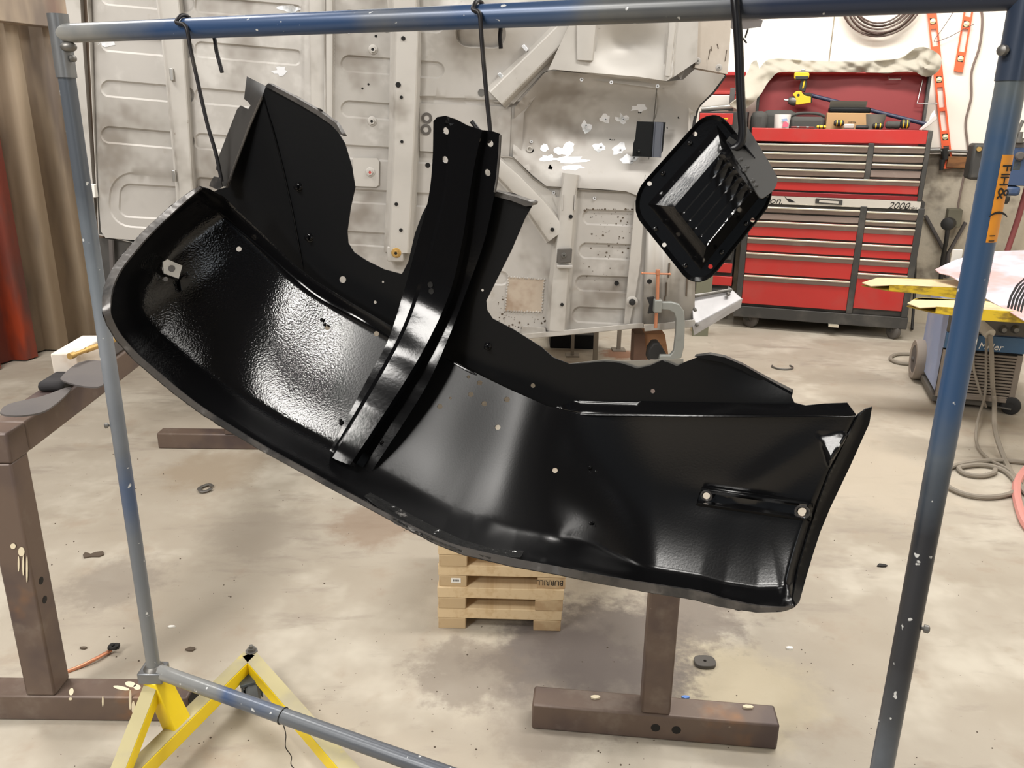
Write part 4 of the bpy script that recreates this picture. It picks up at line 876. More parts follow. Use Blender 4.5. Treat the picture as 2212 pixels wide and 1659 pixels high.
# ================================================================== the big black fender hanging in the plane of the rack
def black(name, rough, bumps=None, spec=.5, col=(.0045, .0045, .005, 1), rough2=None, rs=3.0):
    m = mk(name, col, rough, 0, bump=bumps, spec=spec, rvar=(rs, rough2) if rough2 else None); return m
GB_SKIN = black('fresh gloss black', .16, (320, .4, .0011))
def skin_finish(m):
    """wet orange peel on the left half, drier and smoother paint on the right"""
    nt = m.node_tree; N = nt.nodes; L = nt.links; b = N['Principled BSDF']; tc = N.new('ShaderNodeTexCoord'); sp = N.new('ShaderNodeSeparateXYZ'); L.new(tc.outputs['Object'], sp.inputs[0])
    def mr_(lo, hi, a, c):
        mr = N.new('ShaderNodeMapRange'); mr.interpolation_type = 'SMOOTHSTEP'; mr.inputs[1].default_value = lo; mr.inputs[2].default_value = hi; mr.inputs[3].default_value = a; mr.inputs[4].default_value = c; L.new(sp.outputs[0], mr.inputs[0]); return mr.outputs[0]
    ad = N.new('ShaderNodeMath'); ad.operation = 'ADD'; L.new(mr_(-.26, -.12, .12, .40), ad.inputs[0]); L.new(mr_(.03, .16, 0, -.18), ad.inputs[1]); L.new(ad.outputs[0], b.inputs['Roughness'])
    L.new(mr_(-.24, -.10, .5, .42), b.inputs['Specular IOR Level'])
    L.new(mr_(-.26, -.12, .36, .06), [n for n in N if n.type == 'BUMP'][0].inputs['Strength'])
skin_finish(GB_SKIN)
GB_APRON = black('satin black', .42, (200, .12, .0008), spec=.2, col=(.0035, .0038, .0045, 1))
GB_CHAN = black('gloss black channel', .11, (180, .05, .0008), spec=.22)
GB_LIP = mk('grey lip with painted sheen', (.085, .078, .073, 1), .34, .2, var=[((.025, .025, .026, 1), 14, .46, .62, .85), ((.26, .25, .24, 1), 22, .60, .74, .6)], bump=(45, .5, .004))  # paler grey and flecks put reflected light into the lip's colour
GB_DULL = mk('dull black primer', (.03, .029, .028, 1), .5, .1, var=[((.012, .012, .012, 1), 9, .45, .65, .8)], bump=(120, .06, .001))
CREASE = [(452, 408), (483, 425), (560, 497), (640, 575), (680, 606), (760, 655), (850, 707), (960, 770), (1040, 812), (1100, 841), (1180, 876), (1245, 893), (1400, 896), (1600, 898), (1848, 900)]
LIPB = [(222, 676), (231, 701), (250, 733), (289, 777), (340, 820), (380, 853), (434, 893), (506, 938), (564, 973), (651, 1020), (720, 1058), (760, 1079), (800, 1100), (868, 1137), (943, 1176), (1000, 1198), (1100, 1222), (1205, 1241), (1300, 1261), (1404, 1280), (1502, 1296), (1553, 1310), (1632, 1322), (1690, 1321), (1716, 1312)]
LIPL = [(430, 402), (400, 422), (362, 451), (311, 498), (275, 538), (246, 574), (228, 610), (221, 640), (222, 676)]
REDGE = [(1716, 1312), (1727, 1300), (1743, 1242), (1757, 1195), (1772, 1149), (1794, 1096), (1816, 1050), (1838, 1004), (1862, 950), (1878, 915), (1884, 879)]
def skin_h0(x, y, rise=1.0):
    dC, sC = dpoly(x, y, CREASE); dB, sB = dpoly(x, y, LIPB); dL, _ = dpoly(x, y, LIPL); dR, _ = dpoly(x, y, REDGE)
    t = dC / (dC + dB + 1e-6); s = (x - 222) / 1660.
    T_ = .17 - .093 * sst(1170, 1420, x)
    h = .022 + T_ * t
    h += .02 * np.sin(math.pi * t) * -1.0                                       # a shallow hollow
    ed = np.minimum(dB, dL)
    h += rise * (.034 * (1 - sst(0, 1.0, ed / (92 - 34 * sst(1250, 1400, x)))) + .010 * (1 - sst(0, 24, ed)))               # the turned-up edge
    h += .020 * (1 - sst(0, 34, dC)) * (1 - sst(820, 900, x))                    # rolled shoulder along the top on the left
    h -= .03 * (1 - sst(0, 46, dR)) * sst(1650, 1720, x)                         # right edge folds back
    h += .00026 * 40 * np.logaddexp(0, (575 - x - .25 * (y - 700)) / 40.)             # the left end curls towards us
    h += BUMPS(x, y)
    return h
def BUMPS(x, y):
    h = .030 * G2(x, y, 1085, 1020, 120, 330, .35)            # soft bend across the panel
    h += .012 * G2(x, y, 700, 760, 190, 200, .5)
    h += .0025 * G2(x, y, 1050, 1140, 26, 18) + .002 * G2(x, y, 1205, 1150, 24, 16)
    h += .004 * G2(x, y, 1680, 1010, 120, 30, -.6) - .003 * G2(x, y, 1560, 1080, 90, 34, .2)
    return h
_q = [skin_h0(np.array([a]), np.array([b]))[0] for a, b in ((1796., 955.), (1797., 955.), (1796., 956.))]
def skin_h(x, y, rise=1.0):
    """the panel with its small flat facet near the right corner"""
    h = skin_h0(x, y, rise); t = np.clip(np.minimum(np.minimum((y - 934) / 6, (1838 - x - .62 * (y - 935)) / 6), (x - 1766 - .36 * (y - 940)) / 6), 0, 1)
    return h * (1 - t) + t * (_q[0] + .004 + (_q[1] - _q[0] + .00010) * (x - 1796) + (_q[2] - _q[0] + .00025) * (y - 955))
def apron_h(x, y):
    h = .006 + .02 * G2(x, y, 655, 583, 60, 400) * 0
    dcr, _ = dpoly(x, y, [(567, 205), (600, 320), (630, 450), (655, 583)])
    side = (x - 567) - (y - 205) * .23
    h = h - .00022 * np.maximum(0, -side)                                        # left facet turns away from the crease
    h += .010 * G2(x, y, 640, 405, 14, 16) * 0
    h -= .02 * sst(1500, 1700, x) * sst(880, 780, y)
    return h
fl = RACK.pt(1000, 1210)
fender = thing('fender', (fl[0], fl[1], RACK.pt(1100, 1235)[2]), 'large freshly painted gloss black car fender hung by hooks from the pipe rack', 'car fender')
R_PT = lambda f: (lambda x, y: RACK.pt(x, y, f(x, y)))
sk_out = LIPL + LIPB[1:] + REDGE[1:] + [(1870, 884), (1848, 899)] + CREASE[::-1][1:]
sk_holes = [circ(x, y, r, 12, r * .92) for x, y, r in ((516, 538, 6), (358, 603, 5.5), (707, 707, 6.5), (813, 721, 6), (1036, 827, 6), (1017, 852, 6.2), (1046, 872, 6.2), (950, 878, 6), (1095, 863, 6.5), (1075, 923, 6.2), (1199, 1016, 6), (973, 860, 3), (1012, 814, 4), (1526, 1071, 8), (1733, 1106, 10), (372, 580, 9))]
def sk_fine(x, y):
    dC, _ = dpoly(x, y, CREASE); dB, _ = dpoly(x, y, LIPB + REDGE); dL, _ = dpoly(x, y, LIPL); return (dC < 40) | (dB < 92) | (dL < 92) | (G2(x, y, 1795, 962, 50, 50) > .3)
skin = sheet('fender_skin', sk_out, R_PT(skin_h), GB_SKIN, fender, holes=sk_holes, step=14, fine=sk_fine, fstep=4.5, thick=.0015, smooth=80)
ap_out = [(567, 207), (575, 184), (650, 222), (720, 268), (745, 310), (760, 360), (767, 405), (757, 450), (750, 500), (752, 525), (765, 545), (790, 562), (830, 582), (868, 592), (882, 565), (896, 505), (912, 462), (934, 420), (1064, 414), (1110, 428), (1152, 440), (1134, 472), (1105, 540), (1080, 590), (1050, 650), (1052, 670), (1064, 688), (1110, 712), (1170, 750), (1195, 772), (1230, 786), (1270, 784), (1305, 781), (1340, 784), (1376, 796), (1404, 790), (1430, 778), (1462, 791), (1480, 782), (1506, 772), (1532, 770), (1562, 776), (1602, 793), (1660, 826), (1708, 852), (1716, 870), (1740, 876), (1780, 872), (1830, 870), (1850, 897)]
cre_lo = [(x + 2, y + 10) for x, y in CREASE]
ap_out = ap_out + cre_lo[::-1] + [(474, 408), (492, 404), (507, 358), (540, 270)]
ap_holes = [circ(x, y, r, 12) for x, y, r in ((740, 604, 7.5), (810, 653, 3.5), (827, 609, 2.5), (1042, 627, 3), (1151, 833, 5), (1410, 845, 5), (1055, 748, 3))]
sheet('inner_apron', ap_out, R_PT(apron_h), GB_APRON, fender, holes=ap_holes, step=22, thick=.0015, smooth=12)
# fillet line: beads added and shaped to catch its bright highlight
def ribbon(name, px, h0, width, lift, mat, parent=fender, n=6, taper=True):
    P_ = cr(px, 5); m = MB(); pts = [RACK.pt(x, y, (h0(np.array([x]), np.array([y]))[0] if callable(h0) else h0) + lift) for x, y in P_]
    m.tube(pts, [width * (min(1, i / 4 + .25) * min(1, (len(pts) - 1 - i) / 4 + .25) if taper else 1) for i in range(len(pts))], 8); return obj(name, m, mat, parent)
ribbon('highlight_bead', [(468, 458), (560, 532), (640, 603), (700, 648), (780, 690), (850, 735)], skin_h, .0028, .0, GB_CHAN)
ribbon('highlight_bead', [(965, 776), (1040, 815), (1100, 843), (1180, 878), (1245, 894), (1400, 897), (1600, 899), (1846, 901)], lambda x, y: skin_h(x, y) * 0 + .026, .0026, .003, GB_CHAN)
ribbon('apron_crease', [(567, 205), (600, 320), (630, 450), (655, 583)], apron_h, .0016, .001, GB_CHAN)
# the step above the crease on the right half
def step_h(x, y): d, _ = dpoly(x, y, CREASE); return .008 + .016 * (1 - sst(2, 26, d))
sheet('apron_step', [(1238, 866), (1400, 868), (1600, 872), (1712, 872), (1742, 878), (1782, 874), (1828, 871), (1850, 897), (1700, 896), (1500, 894), (1260, 892), (1200, 880)], R_PT(step_h), GB_CHAN, fender, step=12, thick=.0015)
# flanges of the apron
sheet('end_flange', [(533, 165), (575, 186), (567, 208), (540, 270), (507, 358), (494, 404), (478, 402), (480, 378), (466, 366), (470, 344), (512, 236), (520, 228), (536, 236), (541, 228), (536, 220), (527, 214)], R_PT(lambda x, y: .010 - .0008 * dpoly(x, y, [(567, 208), (490, 405)])[0]), GB_DULL, fender, step=12, thick=.0015)
m = MB(); m.tube([RACK.pt(x, y, .008) for x, y in ((567, 208), (540, 270), (507, 358), (490, 405))], .0022, 6); obj('flange_edge', m, GB_LIP, fender)
plate_ = lambda nm, pl_, h, mt, **k: sheet(nm, pl_, R_PT(lambda x, y: h + 0 * x), mt, fender, step=12, **k)
plate_('corner_tab', [(462, 381), (476, 384), (480, 404), (470, 410), (452, 402), (455, 392)], .03, GB_LIP)
TOPL = [(572, 184), (582, 181), (640, 214), (690, 244), (722, 268), (738, 292)]
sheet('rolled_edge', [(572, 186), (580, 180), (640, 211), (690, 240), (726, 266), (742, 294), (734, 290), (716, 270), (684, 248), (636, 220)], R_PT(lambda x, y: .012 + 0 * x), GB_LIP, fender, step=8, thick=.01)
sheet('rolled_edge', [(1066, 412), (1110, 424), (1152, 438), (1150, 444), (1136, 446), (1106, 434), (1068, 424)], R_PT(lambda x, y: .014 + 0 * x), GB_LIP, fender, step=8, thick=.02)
sheet('torn_edge', [(1228, 786), (1270, 781), (1305, 777), (1340, 780), (1400, 778), (1476, 775), (1476, 790), (1460, 792), (1430, 779), (1404, 791), (1376, 797), (1340, 785), (1300, 783)], R_PT(lambda x, y: .001 + 0 * x), mk('bare torn edge', srgb(150, 148, 142), .3, .6), fender, step=8, thick=.002)
sheet('hump_flange', [(1500, 770), (1534, 766), (1566, 772), (1606, 789), (1664, 822), (1712, 848), (1710, 858), (1660, 832), (1602, 800), (1560, 783), (1530, 778)], R_PT(lambda x, y: .0 - .02 * sst(1500, 1700, x) + .012), GB_APRON, fender, step=10, thick=.014)
# rolled lip along the left end and the lower edge
def off_curve(P_, d):
    P_ = np.asarray(P_, float); out_ = []
    for i in range(len(P_)):
        t_ = P_[min(i + 1, len(P_) - 1)] - P_[max(i - 1, 0)]; t_ = t_ / np.hypot(*t_); dd = d[i] if hasattr(d, '__len__') else d
        out_.append(P_[i] + np.array([t_[1], -t_[0]]) * dd)
    return out_
def lip_h(x, y):
    ed = np.minimum(dpoly(x, y, LIPB)[0], dpoly(x, y, LIPL)[0]); return skin_h(x, y, 0.0) + .044 + .0004 * ed
c1 = cr(LIPL + LIPB[1:13], 3); wds = np.interp(np.arange(len(c1)), [0, 6, 20, 30, len(c1) - 1], [6, 14, 19, 15, 9])
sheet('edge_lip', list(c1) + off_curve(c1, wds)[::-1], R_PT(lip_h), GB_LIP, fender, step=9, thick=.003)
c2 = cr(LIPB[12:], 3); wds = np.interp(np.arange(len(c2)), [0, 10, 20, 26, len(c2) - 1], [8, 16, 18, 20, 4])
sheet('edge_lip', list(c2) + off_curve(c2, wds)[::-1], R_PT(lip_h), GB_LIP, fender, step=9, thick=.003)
sheet('seam_patch', [(788, 1070), (800, 1064), (860, 1096), (930, 1134), (1000, 1166), (1060, 1184), (1132, 1190), (1124, 1204), (1060, 1204), (980, 1184), (900, 1148), (850, 1118)], R_PT(lambda x, y: skin_h(x, y) + .007), mk('lumpy seam with painted glints', (.02, .02, .02, 1), .16, 0, var=[((.22, .21, .2, 1), 34, .60, .70, .8)], bump=(55, 1.0, .006)), fender, step=9, thick=.003)  # pale flecks in the seam colour stand for its glints
sheet('right_flange', [(1852, 902), (1870, 884), (1884, 879), (1878, 915), (1862, 950), (1838, 1004), (1816, 1050), (1794, 1096), (1772, 1149), (1757, 1195), (1743, 1242), (1727, 1298), (1718, 1304), (1713, 1292), (1724, 1232), (1744, 1162), (1766, 1092), (1792, 1022), (1828, 950)], R_PT(lambda x, y: skin_h(x, y) + .004), GB_APRON, fender, step=10, thick=.002)
# curved channel bracket
LO = [(936, 262), (934, 350), (925, 430), (902, 520), (872, 630), (838, 735), (790, 825), (706, 985)]
WL = [(972, 268), (969, 350), (960, 430), (938, 520), (908, 622), (872, 718), (824, 808), (716, 990)]
WR = [(1042, 284), (1027, 350), (1012, 440), (1000, 520), (976, 622), (935, 718), (878, 820), (755, 1008)]
RO = [(1082, 296), (1078, 350), (1068, 420), (1046, 520), (1010, 622), (966, 736), (912, 850), (800, 1022)]
LOs, WLs, WRs, ROs = [cr(q, 8) for q in (LO, WL, WR, RO)]; CS = (WLs + WRs) / 2
_, carc = dpoly(CS[:, 0], CS[:, 1], CS)
chb = []
for i, (x, y) in enumerate(CS):
    k = i / (len(CS) - 1) * 7
    sk = skin_h(np.array([x]), np.array([y]))[0] + .012 if k > 4.3 else 0
    chb.append(max(.026, .026 + .030 * max(0, k - 4.1), sk if k > 5.2 else 0))
chb = np.array(chb); chb = np.convolve(np.pad(chb, 4, 'edge'), np.ones(9) / 9, 'valid')
tn = np.gradient(CS, axis=0); tn /= np.linalg.norm(tn, axis=1)[:, None]; nn = np.stack([tn[:, 1], -tn[:, 0]], 1)   # towards +x
nn[nn[:, 0] < 0] *= -1
acr = lambda Q: np.sum((Q - CS) * nn, axis=1)
aLO, aWL, aWR, aRO = map(acr, (LOs, WLs, WRs, ROs))
def chan_h(x, y):
    _, s = dpoly(x, y, CS); ip = lambda v: np.interp(s, carc, v)
    cx, cy = ip(CS[:, 0]), ip(CS[:, 1]); c = (x - cx) * ip(nn[:, 0]) + (y - cy) * ip(nn[:, 1])
    wl, wr = ip(aWL), ip(aWR); up = ip(np.interp(np.linspace(0, 7, len(CS)), [0, .6, 1.5, 7], [.012, .013, .016, .024]))
    web = np.clip((c - wl + 7) / 8, 0, 1) * (1 - np.clip((c - wr + 1) / 9, 0, 1))
    return ip(chb) + up * web
cout = [(936, 262), (944, 253), (962, 250), (985, 258), (1010, 271), (1042, 281), (1066, 284), (1079, 289)] + [tuple(p) for p in ROs] + [tuple(p) for p in LOs[::-1][:-1]]
def ch_fine(x, y):
    _, s = dpoly(x, y, CS); ip = lambda v: np.interp(s, carc, v); c = (x - ip(CS[:, 0])) * ip(nn[:, 0]) + (y - ip(CS[:, 1])) * ip(nn[:, 1])
    return (np.abs(c - ip(aWL) + 3) < 8) | (np.abs(c - ip(aWR) - 3) < 9)
chan = sheet('channel_bracket', cout, R_PT(chan_h), GB_CHAN, fender, holes=[circ(963, 283, 6, 12, 8.5, -.4), circ(961.5, 345, 6, 12, 8, -.4), circ(1059, 310, 6.5, 12, 7.5, -.4), circ(1053, 373, 6, 12, 8, -.4)], step=11, thick=.0025, smooth=28, lines=[(CS + nn * (a_ + o_)[:, None], False) for a_, o_ in ((aWL, -7), (aWL, 1), (aWR, -1), (aWR, 8))])
for x, y in ((930, 615), (932, 629)): m = MB(); m.lathe(RACK.pt(x, y, chan_h(np.array([float(x)]), np.array([float(y)]))[0]), NR, [(.0048, -.001), (.0048, .0012), (.002, .0006)], 12); obj('bore', m, DARKIN, chan)
m = MB(); m.tube([RACK.pt(x, y, chan_h(np.array([float(x)]), np.array([float(y)]))[0] + .0005) for x, y in [(1081, 292), (1079, 330), (1074, 385), (1069, 415)]], .0022, 6); obj('plate_edge', m, GB_LIP, chan)
# clip nut, strap bracket, studs
cl = [(352, 566), (362, 560), (394, 574), (386, 602), (354, 590)]
nutp = sheet('clip_nut', cl, R_PT(lambda x, y: skin_h(x, y) + .010), mk('bright clip', srgb(240, 238, 232), .3, .1), fender, holes=[circ(371, 580, 8)], step=8, thick=.003)
sheet('clip_tongue', [(388, 606), (404, 586), (412, 604), (402, 626), (392, 628), (390, 616)], R_PT(lambda x, y: skin_h(x, y) + .012), GB_SKIN, fender, step=8, thick=.003)
GB_STRAP = black('gloss black strap', .10, spec=.6)
def strap_c(x, y): return np.abs((y - 1089) - (x - 1630) * .143)
sb = sheet('strap_bracket', [(1516, 1051), (1640, 1069), (1757, 1087), (1752, 1127), (1736, 1125), (1630, 1110), (1503, 1092)], R_PT(lambda x, y: skin_h(x, y) + .004 + .012 * np.clip((strap_c(x, y) - 9) / 6, 0, 1) - .010 * np.clip((strap_c(x, y) - 16) / 4, 0, 1)), GB_STRAP, fender, holes=[circ(1526, 1071, 8), circ(1733, 1106, 10)], step=9, smooth=28, lines=[([(1508, 1071.5 + o_), (1756, 1107 + o_)], False) for o_ in (-20, -16, -15, -9, 9, 15, 16)], thick=.002)
for x, y in ((1526, 1071), (1733, 1106)):
    c = RACK.pt(x, y, skin_h(np.array([float(x)]), np.array([float(y)]))[0] + .015); m = MB(); r_ = .0075 if x < 1600 else .0092
    m.tube([c + (nrm(np.cross(NR, (0, 0, 1))) * math.cos(a) + A3(0, 0, 1) * math.sin(a)) * r_ for a in np.linspace(0, 2 * math.pi, 20)], .0018, 6); obj('bracket_ring', m, GB_LIP, sb)
for x, y, r_ in ((645, 404, .005), (668, 513, .005), (1054, 748, .004)):
    c = RACK.pt(x, y, .006); m = MB(); m.lathe(c, NR, [(r_ * 1.8, 0), (r_ * 1.4, .003), (r_, .004), (r_ * .9, .009), (.001, .010)], 12); obj('stud', m, GB_CHAN, fender)
for x, y in ((1281, 1132), (1275, 1014), (735, 915), (826, 957), (700, 700)):
    c = RACK.pt(x, y, (skin_h(np.array([float(x)]), np.array([float(y)]))[0] if x > 1000 or x == 700 else chan_h(np.array([float(x)]), np.array([float(y)]))[0])); m = MB()
    for k in range(3): m.ball(c + A3(rng.normal(0, .004), 0, rng.normal(0, .005)) + NR * .001, .003, 6, 4, (1, .5, 1.3))
    obj('paint_run', m, GB_CHAN, fender)

# ================================================================== ribbed cover panel on the right hook
CQ = [np.array(q, float) for q in ((1352, 438), (1541, 226), (1685, 414), (1509, 634))]     # left, top, right, bottom corners
def hom(q):
    A = []; b = []
    for (u, v), (x, y) in zip(((0, 0), (1, 0), (1, 1), (0, 1)), q):
        A += [[u, v, 1, 0, 0, 0, -u * x, -v * x], [0, 0, 0, u, v, 1, -u * y, -v * y]]; b += [x, y]
    h = np.linalg.solve(np.array(A), np.array(b)); return np.append(h, 1).reshape(3, 3)
HC = hom(CQ); HI = np.linalg.inv(HC)
def uv(x, y): p = HI @ np.stack([x, y, np.ones_like(x)]); return p[0] / p[2], p[1] / p[2]
def xy(u, v): p = HC @ np.array([u, v, 1.0]); return p[0] / p[2], p[1] / p[2]
def rrect(u0, v0, u1, v1, r, n=7):
    out_ = []
    for cu, cv, a0 in ((u1 - r, v1 - r, 0), (u0 + r, v1 - r, 90), (u0 + r, v0 + r, 180), (u1 - r, v0 + r, 270)):
        for a in np.linspace(a0, a0 + 90, n): out_.append(xy(cu + r * math.cos(math.radians(a)), cv + r * math.sin(math.radians(a))))
    return out_
def rsdf(u, v, u0, v0, u1, v1, r):
    qx, qy = np.abs(u - (u0 + u1) / 2) - (u1 - u0) / 2 + r, np.abs(v - (v0 + v1) / 2) - (v1 - v0) / 2 + r
    return np.hypot(np.maximum(qx, 0), np.maximum(qy, 0)) + np.minimum(np.maximum(qx, qy), 0) - r
CPL = Plane(RACK.pt(1520, 430, .03), NR * 1.0 + A3(.12, 0, .10))
def cov_h(x, y):
    u, v = uv(x, y)
    f = np.minimum(1, np.minimum(np.minimum((u - .12) / .14, (.92 - u) / .10), np.minimum((v - .15) / .19, (.88 - v) / .09)))
    f = np.clip(f, 0, 1)
    h = .036 * f
    k = (v - .36) / .085; ph = k - np.floor(k); on = sst(.34, .37, v) * (1 - sst(.77, .80, v)) * sst(.24, .30, u)
    h -= (.0012 + .007 * np.maximum(0, (u - .55) / .27) ** 2) * np.clip(ph / .85, 0, 1) * (1 - np.clip((ph - .85) / .15, 0, 1)) * on * (1 - sst(.79, .82, u))
    h += .005 * (1 - np.clip(-rsdf(u, v, 0, 0, 1, 1, .21) / .03, 0, 1))
    return h
cpos = RACK.pt(1509, 610)
cover = thing('ribbed_cover', cpos, 'small gloss black ribbed cover plate hanging diagonally from the blue hook', 'cover plate')
hs = []
for zx, zy in ((617, 216), (188, 684), (327, 1261), (763, 1466), (1160, 1028)): hs.append(circ(1360 + zx * .2291, 240 + zy * .2291, 5, 12))
LNE = lambda *p: np.array([xy(*q) for q in p])
cov_lines = [(np.array(rrect(.03, .03, .97, .97, .18)), True), (LNE((.12, .15), (.92, .15), (.92, .88), (.12, .88)), True), (LNE((.26, .34), (.82, .34), (.82, .79), (.26, .79)), True)]
cov_lines += [(LNE((a, b), (c, d)), False) for a, b, c, d in ((.13, .16, .255, .335), (.91, .16, .825, .335), (.91, .87, .825, .795), (.13, .87, .255, .795))]
for k in range(1, 6):
    for e_ in (0, -.15): v_ = .36 + .085 * (k + e_); cov_lines.append((LNE((.265, v_), (.815, v_)), False)) if v_ < .785 else None
GB_COV = black('gloss black cover', .13, (220, .06, .001))
sheet('cover_pan', rrect(0, 0, 1, 1, .21), lambda x, y: CPL.pt(x, y, cov_h(x, y)), GB_COV, cover, holes=hs, step=5, thick=.0015, smooth=30, lines=cov_lines)
for u, v in ((.05, .34), (.05, .75), (.33, .93), (.62, .94), (.35, .07), (.66, .07), (.9, .93)):
    x, y = xy(u, v); c = CPL.pt(x, y, .002); m = MB(); m.lathe(c, CPL.n, [(.0036, 0), (.0024, .0014), (.0008, .0018)], 10); obj('spot_dimple', m, GB_COV, cover)
FPL = Plane(CPL.pt(1600, 340, .012), CPL.n * .85 + A3(.35, 0, .55))
GREYBLK = mk('matte grey black', (.05, .048, .045, 1), .5, 0, bump=(90, .04, .001))
flap = sheet('side_flap', cr([(1567, 311), (1576, 294), (1592, 277), (1611, 272), (1620, 283), (1650, 332), (1676, 376), (1679, 392), (1672, 409), (1658, 421), (1645, 428), (1634, 416), (1610, 374), (1582, 332)], 3, True), lambda x, y: FPL.pt(x, y, 0), GREYBLK, cover, step=8, thick=.002)
for x, y in ((1600, 344), (1608, 368), (1614, 360), (1626, 390), (1633, 400)): m = MB(); m.lathe(FPL.pt(x, y, 0), FPL.n, [(.0035, 0), (.002, .0016)], 8); obj('spot_dimple', m, GREYBLK, flap)
# ================================================================== red tool chest on its roller cabinet
RED = mk('red enamel', srgb(184, 48, 44), .42, var=[(srgb(176, 66, 60), 3, .46, .7, .8), (srgb(224, 120, 108), 70, .72, .78, .5)], coat=.2)
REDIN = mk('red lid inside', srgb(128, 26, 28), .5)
CHBLK = mk('black cabinet trim', srgb(58, 57, 55), .6, var=[(srgb(96, 92, 86), 4, .5, .75, .7)])
ALU = mk('aluminium pull', srgb(232, 226, 206), .3, .55)
DUSTSHADE = mk('dusty shadowed drawer face', srgb(132, 116, 108), .6, var=[(srgb(160, 146, 136), 6, .5, .75, .6)])  # grey stands for dust and for the shadow under the pulls
SILVB = mk('silver band', srgb(214, 208, 198), .35, .3)
CASE = mk('charcoal cloth case', srgb(74, 73, 70), .85)
CARD = mk('cardboard', srgb(184, 148, 106), .8, var=[(srgb(162, 126, 88), 5, .5, .7, .6)])
ta, tb_ = at_z(1588, 707), at_z(1915, 733)
TD = nrm(tb_ - ta)
TD = nrm(TD * .5 + E1 * .5); TD[2] = 0; TD = nrm(TD)
TP = Plane((ta + tb_) / 2, (TD[1], -TD[0], 0)); TN = TP.n; TX = np.array([TD, TN, (0, 0, 1)])
tu = lambda p: np.dot(p - TP.p0, TD)
def tz(x, y): return TP.pt(x, y)[2]
def tu_(x, y): return tu(TP.pt(x, y))
def tbox(mb, u0, u1, z0, z1, d0, d1):
    """block on the cabinet front: u along the front, z height, d towards the viewer"""
    c = TP.p0 + TD * (u0 + u1) / 2 + TN * (d0 + d1) / 2; return mb.box(A3(c[0], c[1], (z0 + z1) / 2), (u1 - u0, abs(d1 - d0), z1 - z0), TX)
DEP = .50
uL = tu_(1590, 640) - .0; uR = tu_(1958, 690); uM = (tu_(1846, 600))            # cabinet width and the divider
zb_, zt_ = tz(1760, 672), tz(1800, 438)
uC = tu_(1850, 560)
cab = thing('roller_cabinet', TP.p0 + TD * (uL + uR) / 2 - TN * DEP / 2, 'big red roller cabinet on castors with wide drawers, standing on the floor', 'tool cabinet')
zt2 = tz(1760, 426); 
m = MB(); tbox(m, uL, uR, zb_ + .0, zt2 - .005, -DEP, -.012); carc_ = obj('carcass', m, CHBLK, cab, bev=.004)
m = MB(); tbox(m, uL - .01, uR + .01, zb_ - .085, zb_, -DEP, .012); obj('base_frame', m, CHBLK, cab, bev=.004)
for u in (uL + .02, uC, uR - .02):
    m = MB(); tbox(m, u - .022, u + .022, zb_, tz(1800, 443), -.02, .012); obj('corner_trim', m, CHBLK, cab, bev=.004)
m = MB(); tbox(m, uL, uR - .03, tz(1760, 444), zt2, -.02, .008); band = obj('brand_band', m, SILVB, cab, bev=.003)
zbn = (tz(1760, 444) + zt2) / 2
label_text('lettering', 'on.', .075, TP.p0 + TD * (tu_(1662, 430)) + TN * .0095 + A3(0, 0, zbn - .028), TD, A3(0, 0, 1), INK, band, shear=.35)
label_text('lettering', '2000', .068, TP.p0 + TD * (tu_(1918, 440)) + TN * .0095 + A3(0, 0, zbn - .030), TD, A3(0, 0, 1), INK, band, shear=.35)
label_text('lettering', 'Series', .034, TP.p0 + TD * (tu_(1953, 440)) + TN * .0095 + A3(0, 0, zbn - .030), TD, A3(0, 0, 1), INK, band, shear=.5)
def tpt(x, y, d): return TP.pt(x, y, d)
bird = [(1694, 422), (1700, 428), (1706, 428), (1712, 432), (1719, 436), (1711, 436), (1704, 435), (1700, 431), (1697, 427)]
m = MB(); m.prism([tpt(x, y + 1, .0088) for x, y in bird], TN * .0008); obj('bird_emblem', m, INK, band, smooth=0)
m = MB(); m.prism([tpt(x, y, .009) for x, y in ((1762, 428), (1820, 432), (1819, 443), (1761, 439))], TN * .006); bd_ = obj('badge', m, CHBLK, band, bev=.001)
m = MB(); m.prism([tpt(x, y, .0155) for x, y in ((1770, 432), (1812, 435), (1811, 440), (1769, 437))], TN * .001); obj('badge_plate', m, SILVB, bd_)
def drawer(u0, u1, z1, z0, parent, red=True, pull=True, open_=0.0, pullz=.030):
    """front between z0 and z1 with a full-width pull along its top edge"""
    d = .006 + open_
    m = MB(); tbox(m, u0, u1, z0 + .003, z1 - .009, -.03, d); dr = obj('drawer', m, RED if red else DUSTSHADE, parent, bev=.003)
    if pull:
        m = MB(); tbox(m, u0, u1, z1 - .021, z1 - .009, d, d + .020); obj('pull', m, ALU, dr, bev=.003)
        m = MB(); a = TP.p0 + TD * u0; w2 = TD * (u1 - u0); z_ = lambda p, zz: A3(p[0], p[1], zz)
        q = [z_(a + TN * (d + .014), z1 - .022), z_(a + TN * (d + .0012), z1 - .022), z_(a + TN * (d + .0012), max(z0 + .006, z1 - .022 - pullz)), z_(a + TN * (d + .004), max(z0 + .006, z1 - .022 - pullz))]
        m.prism(q, w2); obj('pull_recess', m, DUSTSHADE, dr)
    return dr
u1L, u0R = uC - .022, uC + .022; u0L, u1R = uL + .042, uR - .042
rowsL = [(1750, 447), (1750, 463), (1750, 479), (1750, 516), (1750, 549), (1750, 599), (1750, 666)]
zl = [tz(*q) for q in rowsL]; 
for i in range(6): drawer(u0L, u1L, zl[i], zl[i + 1], cab, red=i >= 2, pull=i != 1, open_=.0)
rowsR = [(1925, 455), (1925, 475), (1925, 490), (1925, 527), (1925, 560), (1925, 590), (1925, 672)]
zr_ = [tz(*q) for q in rowsR]
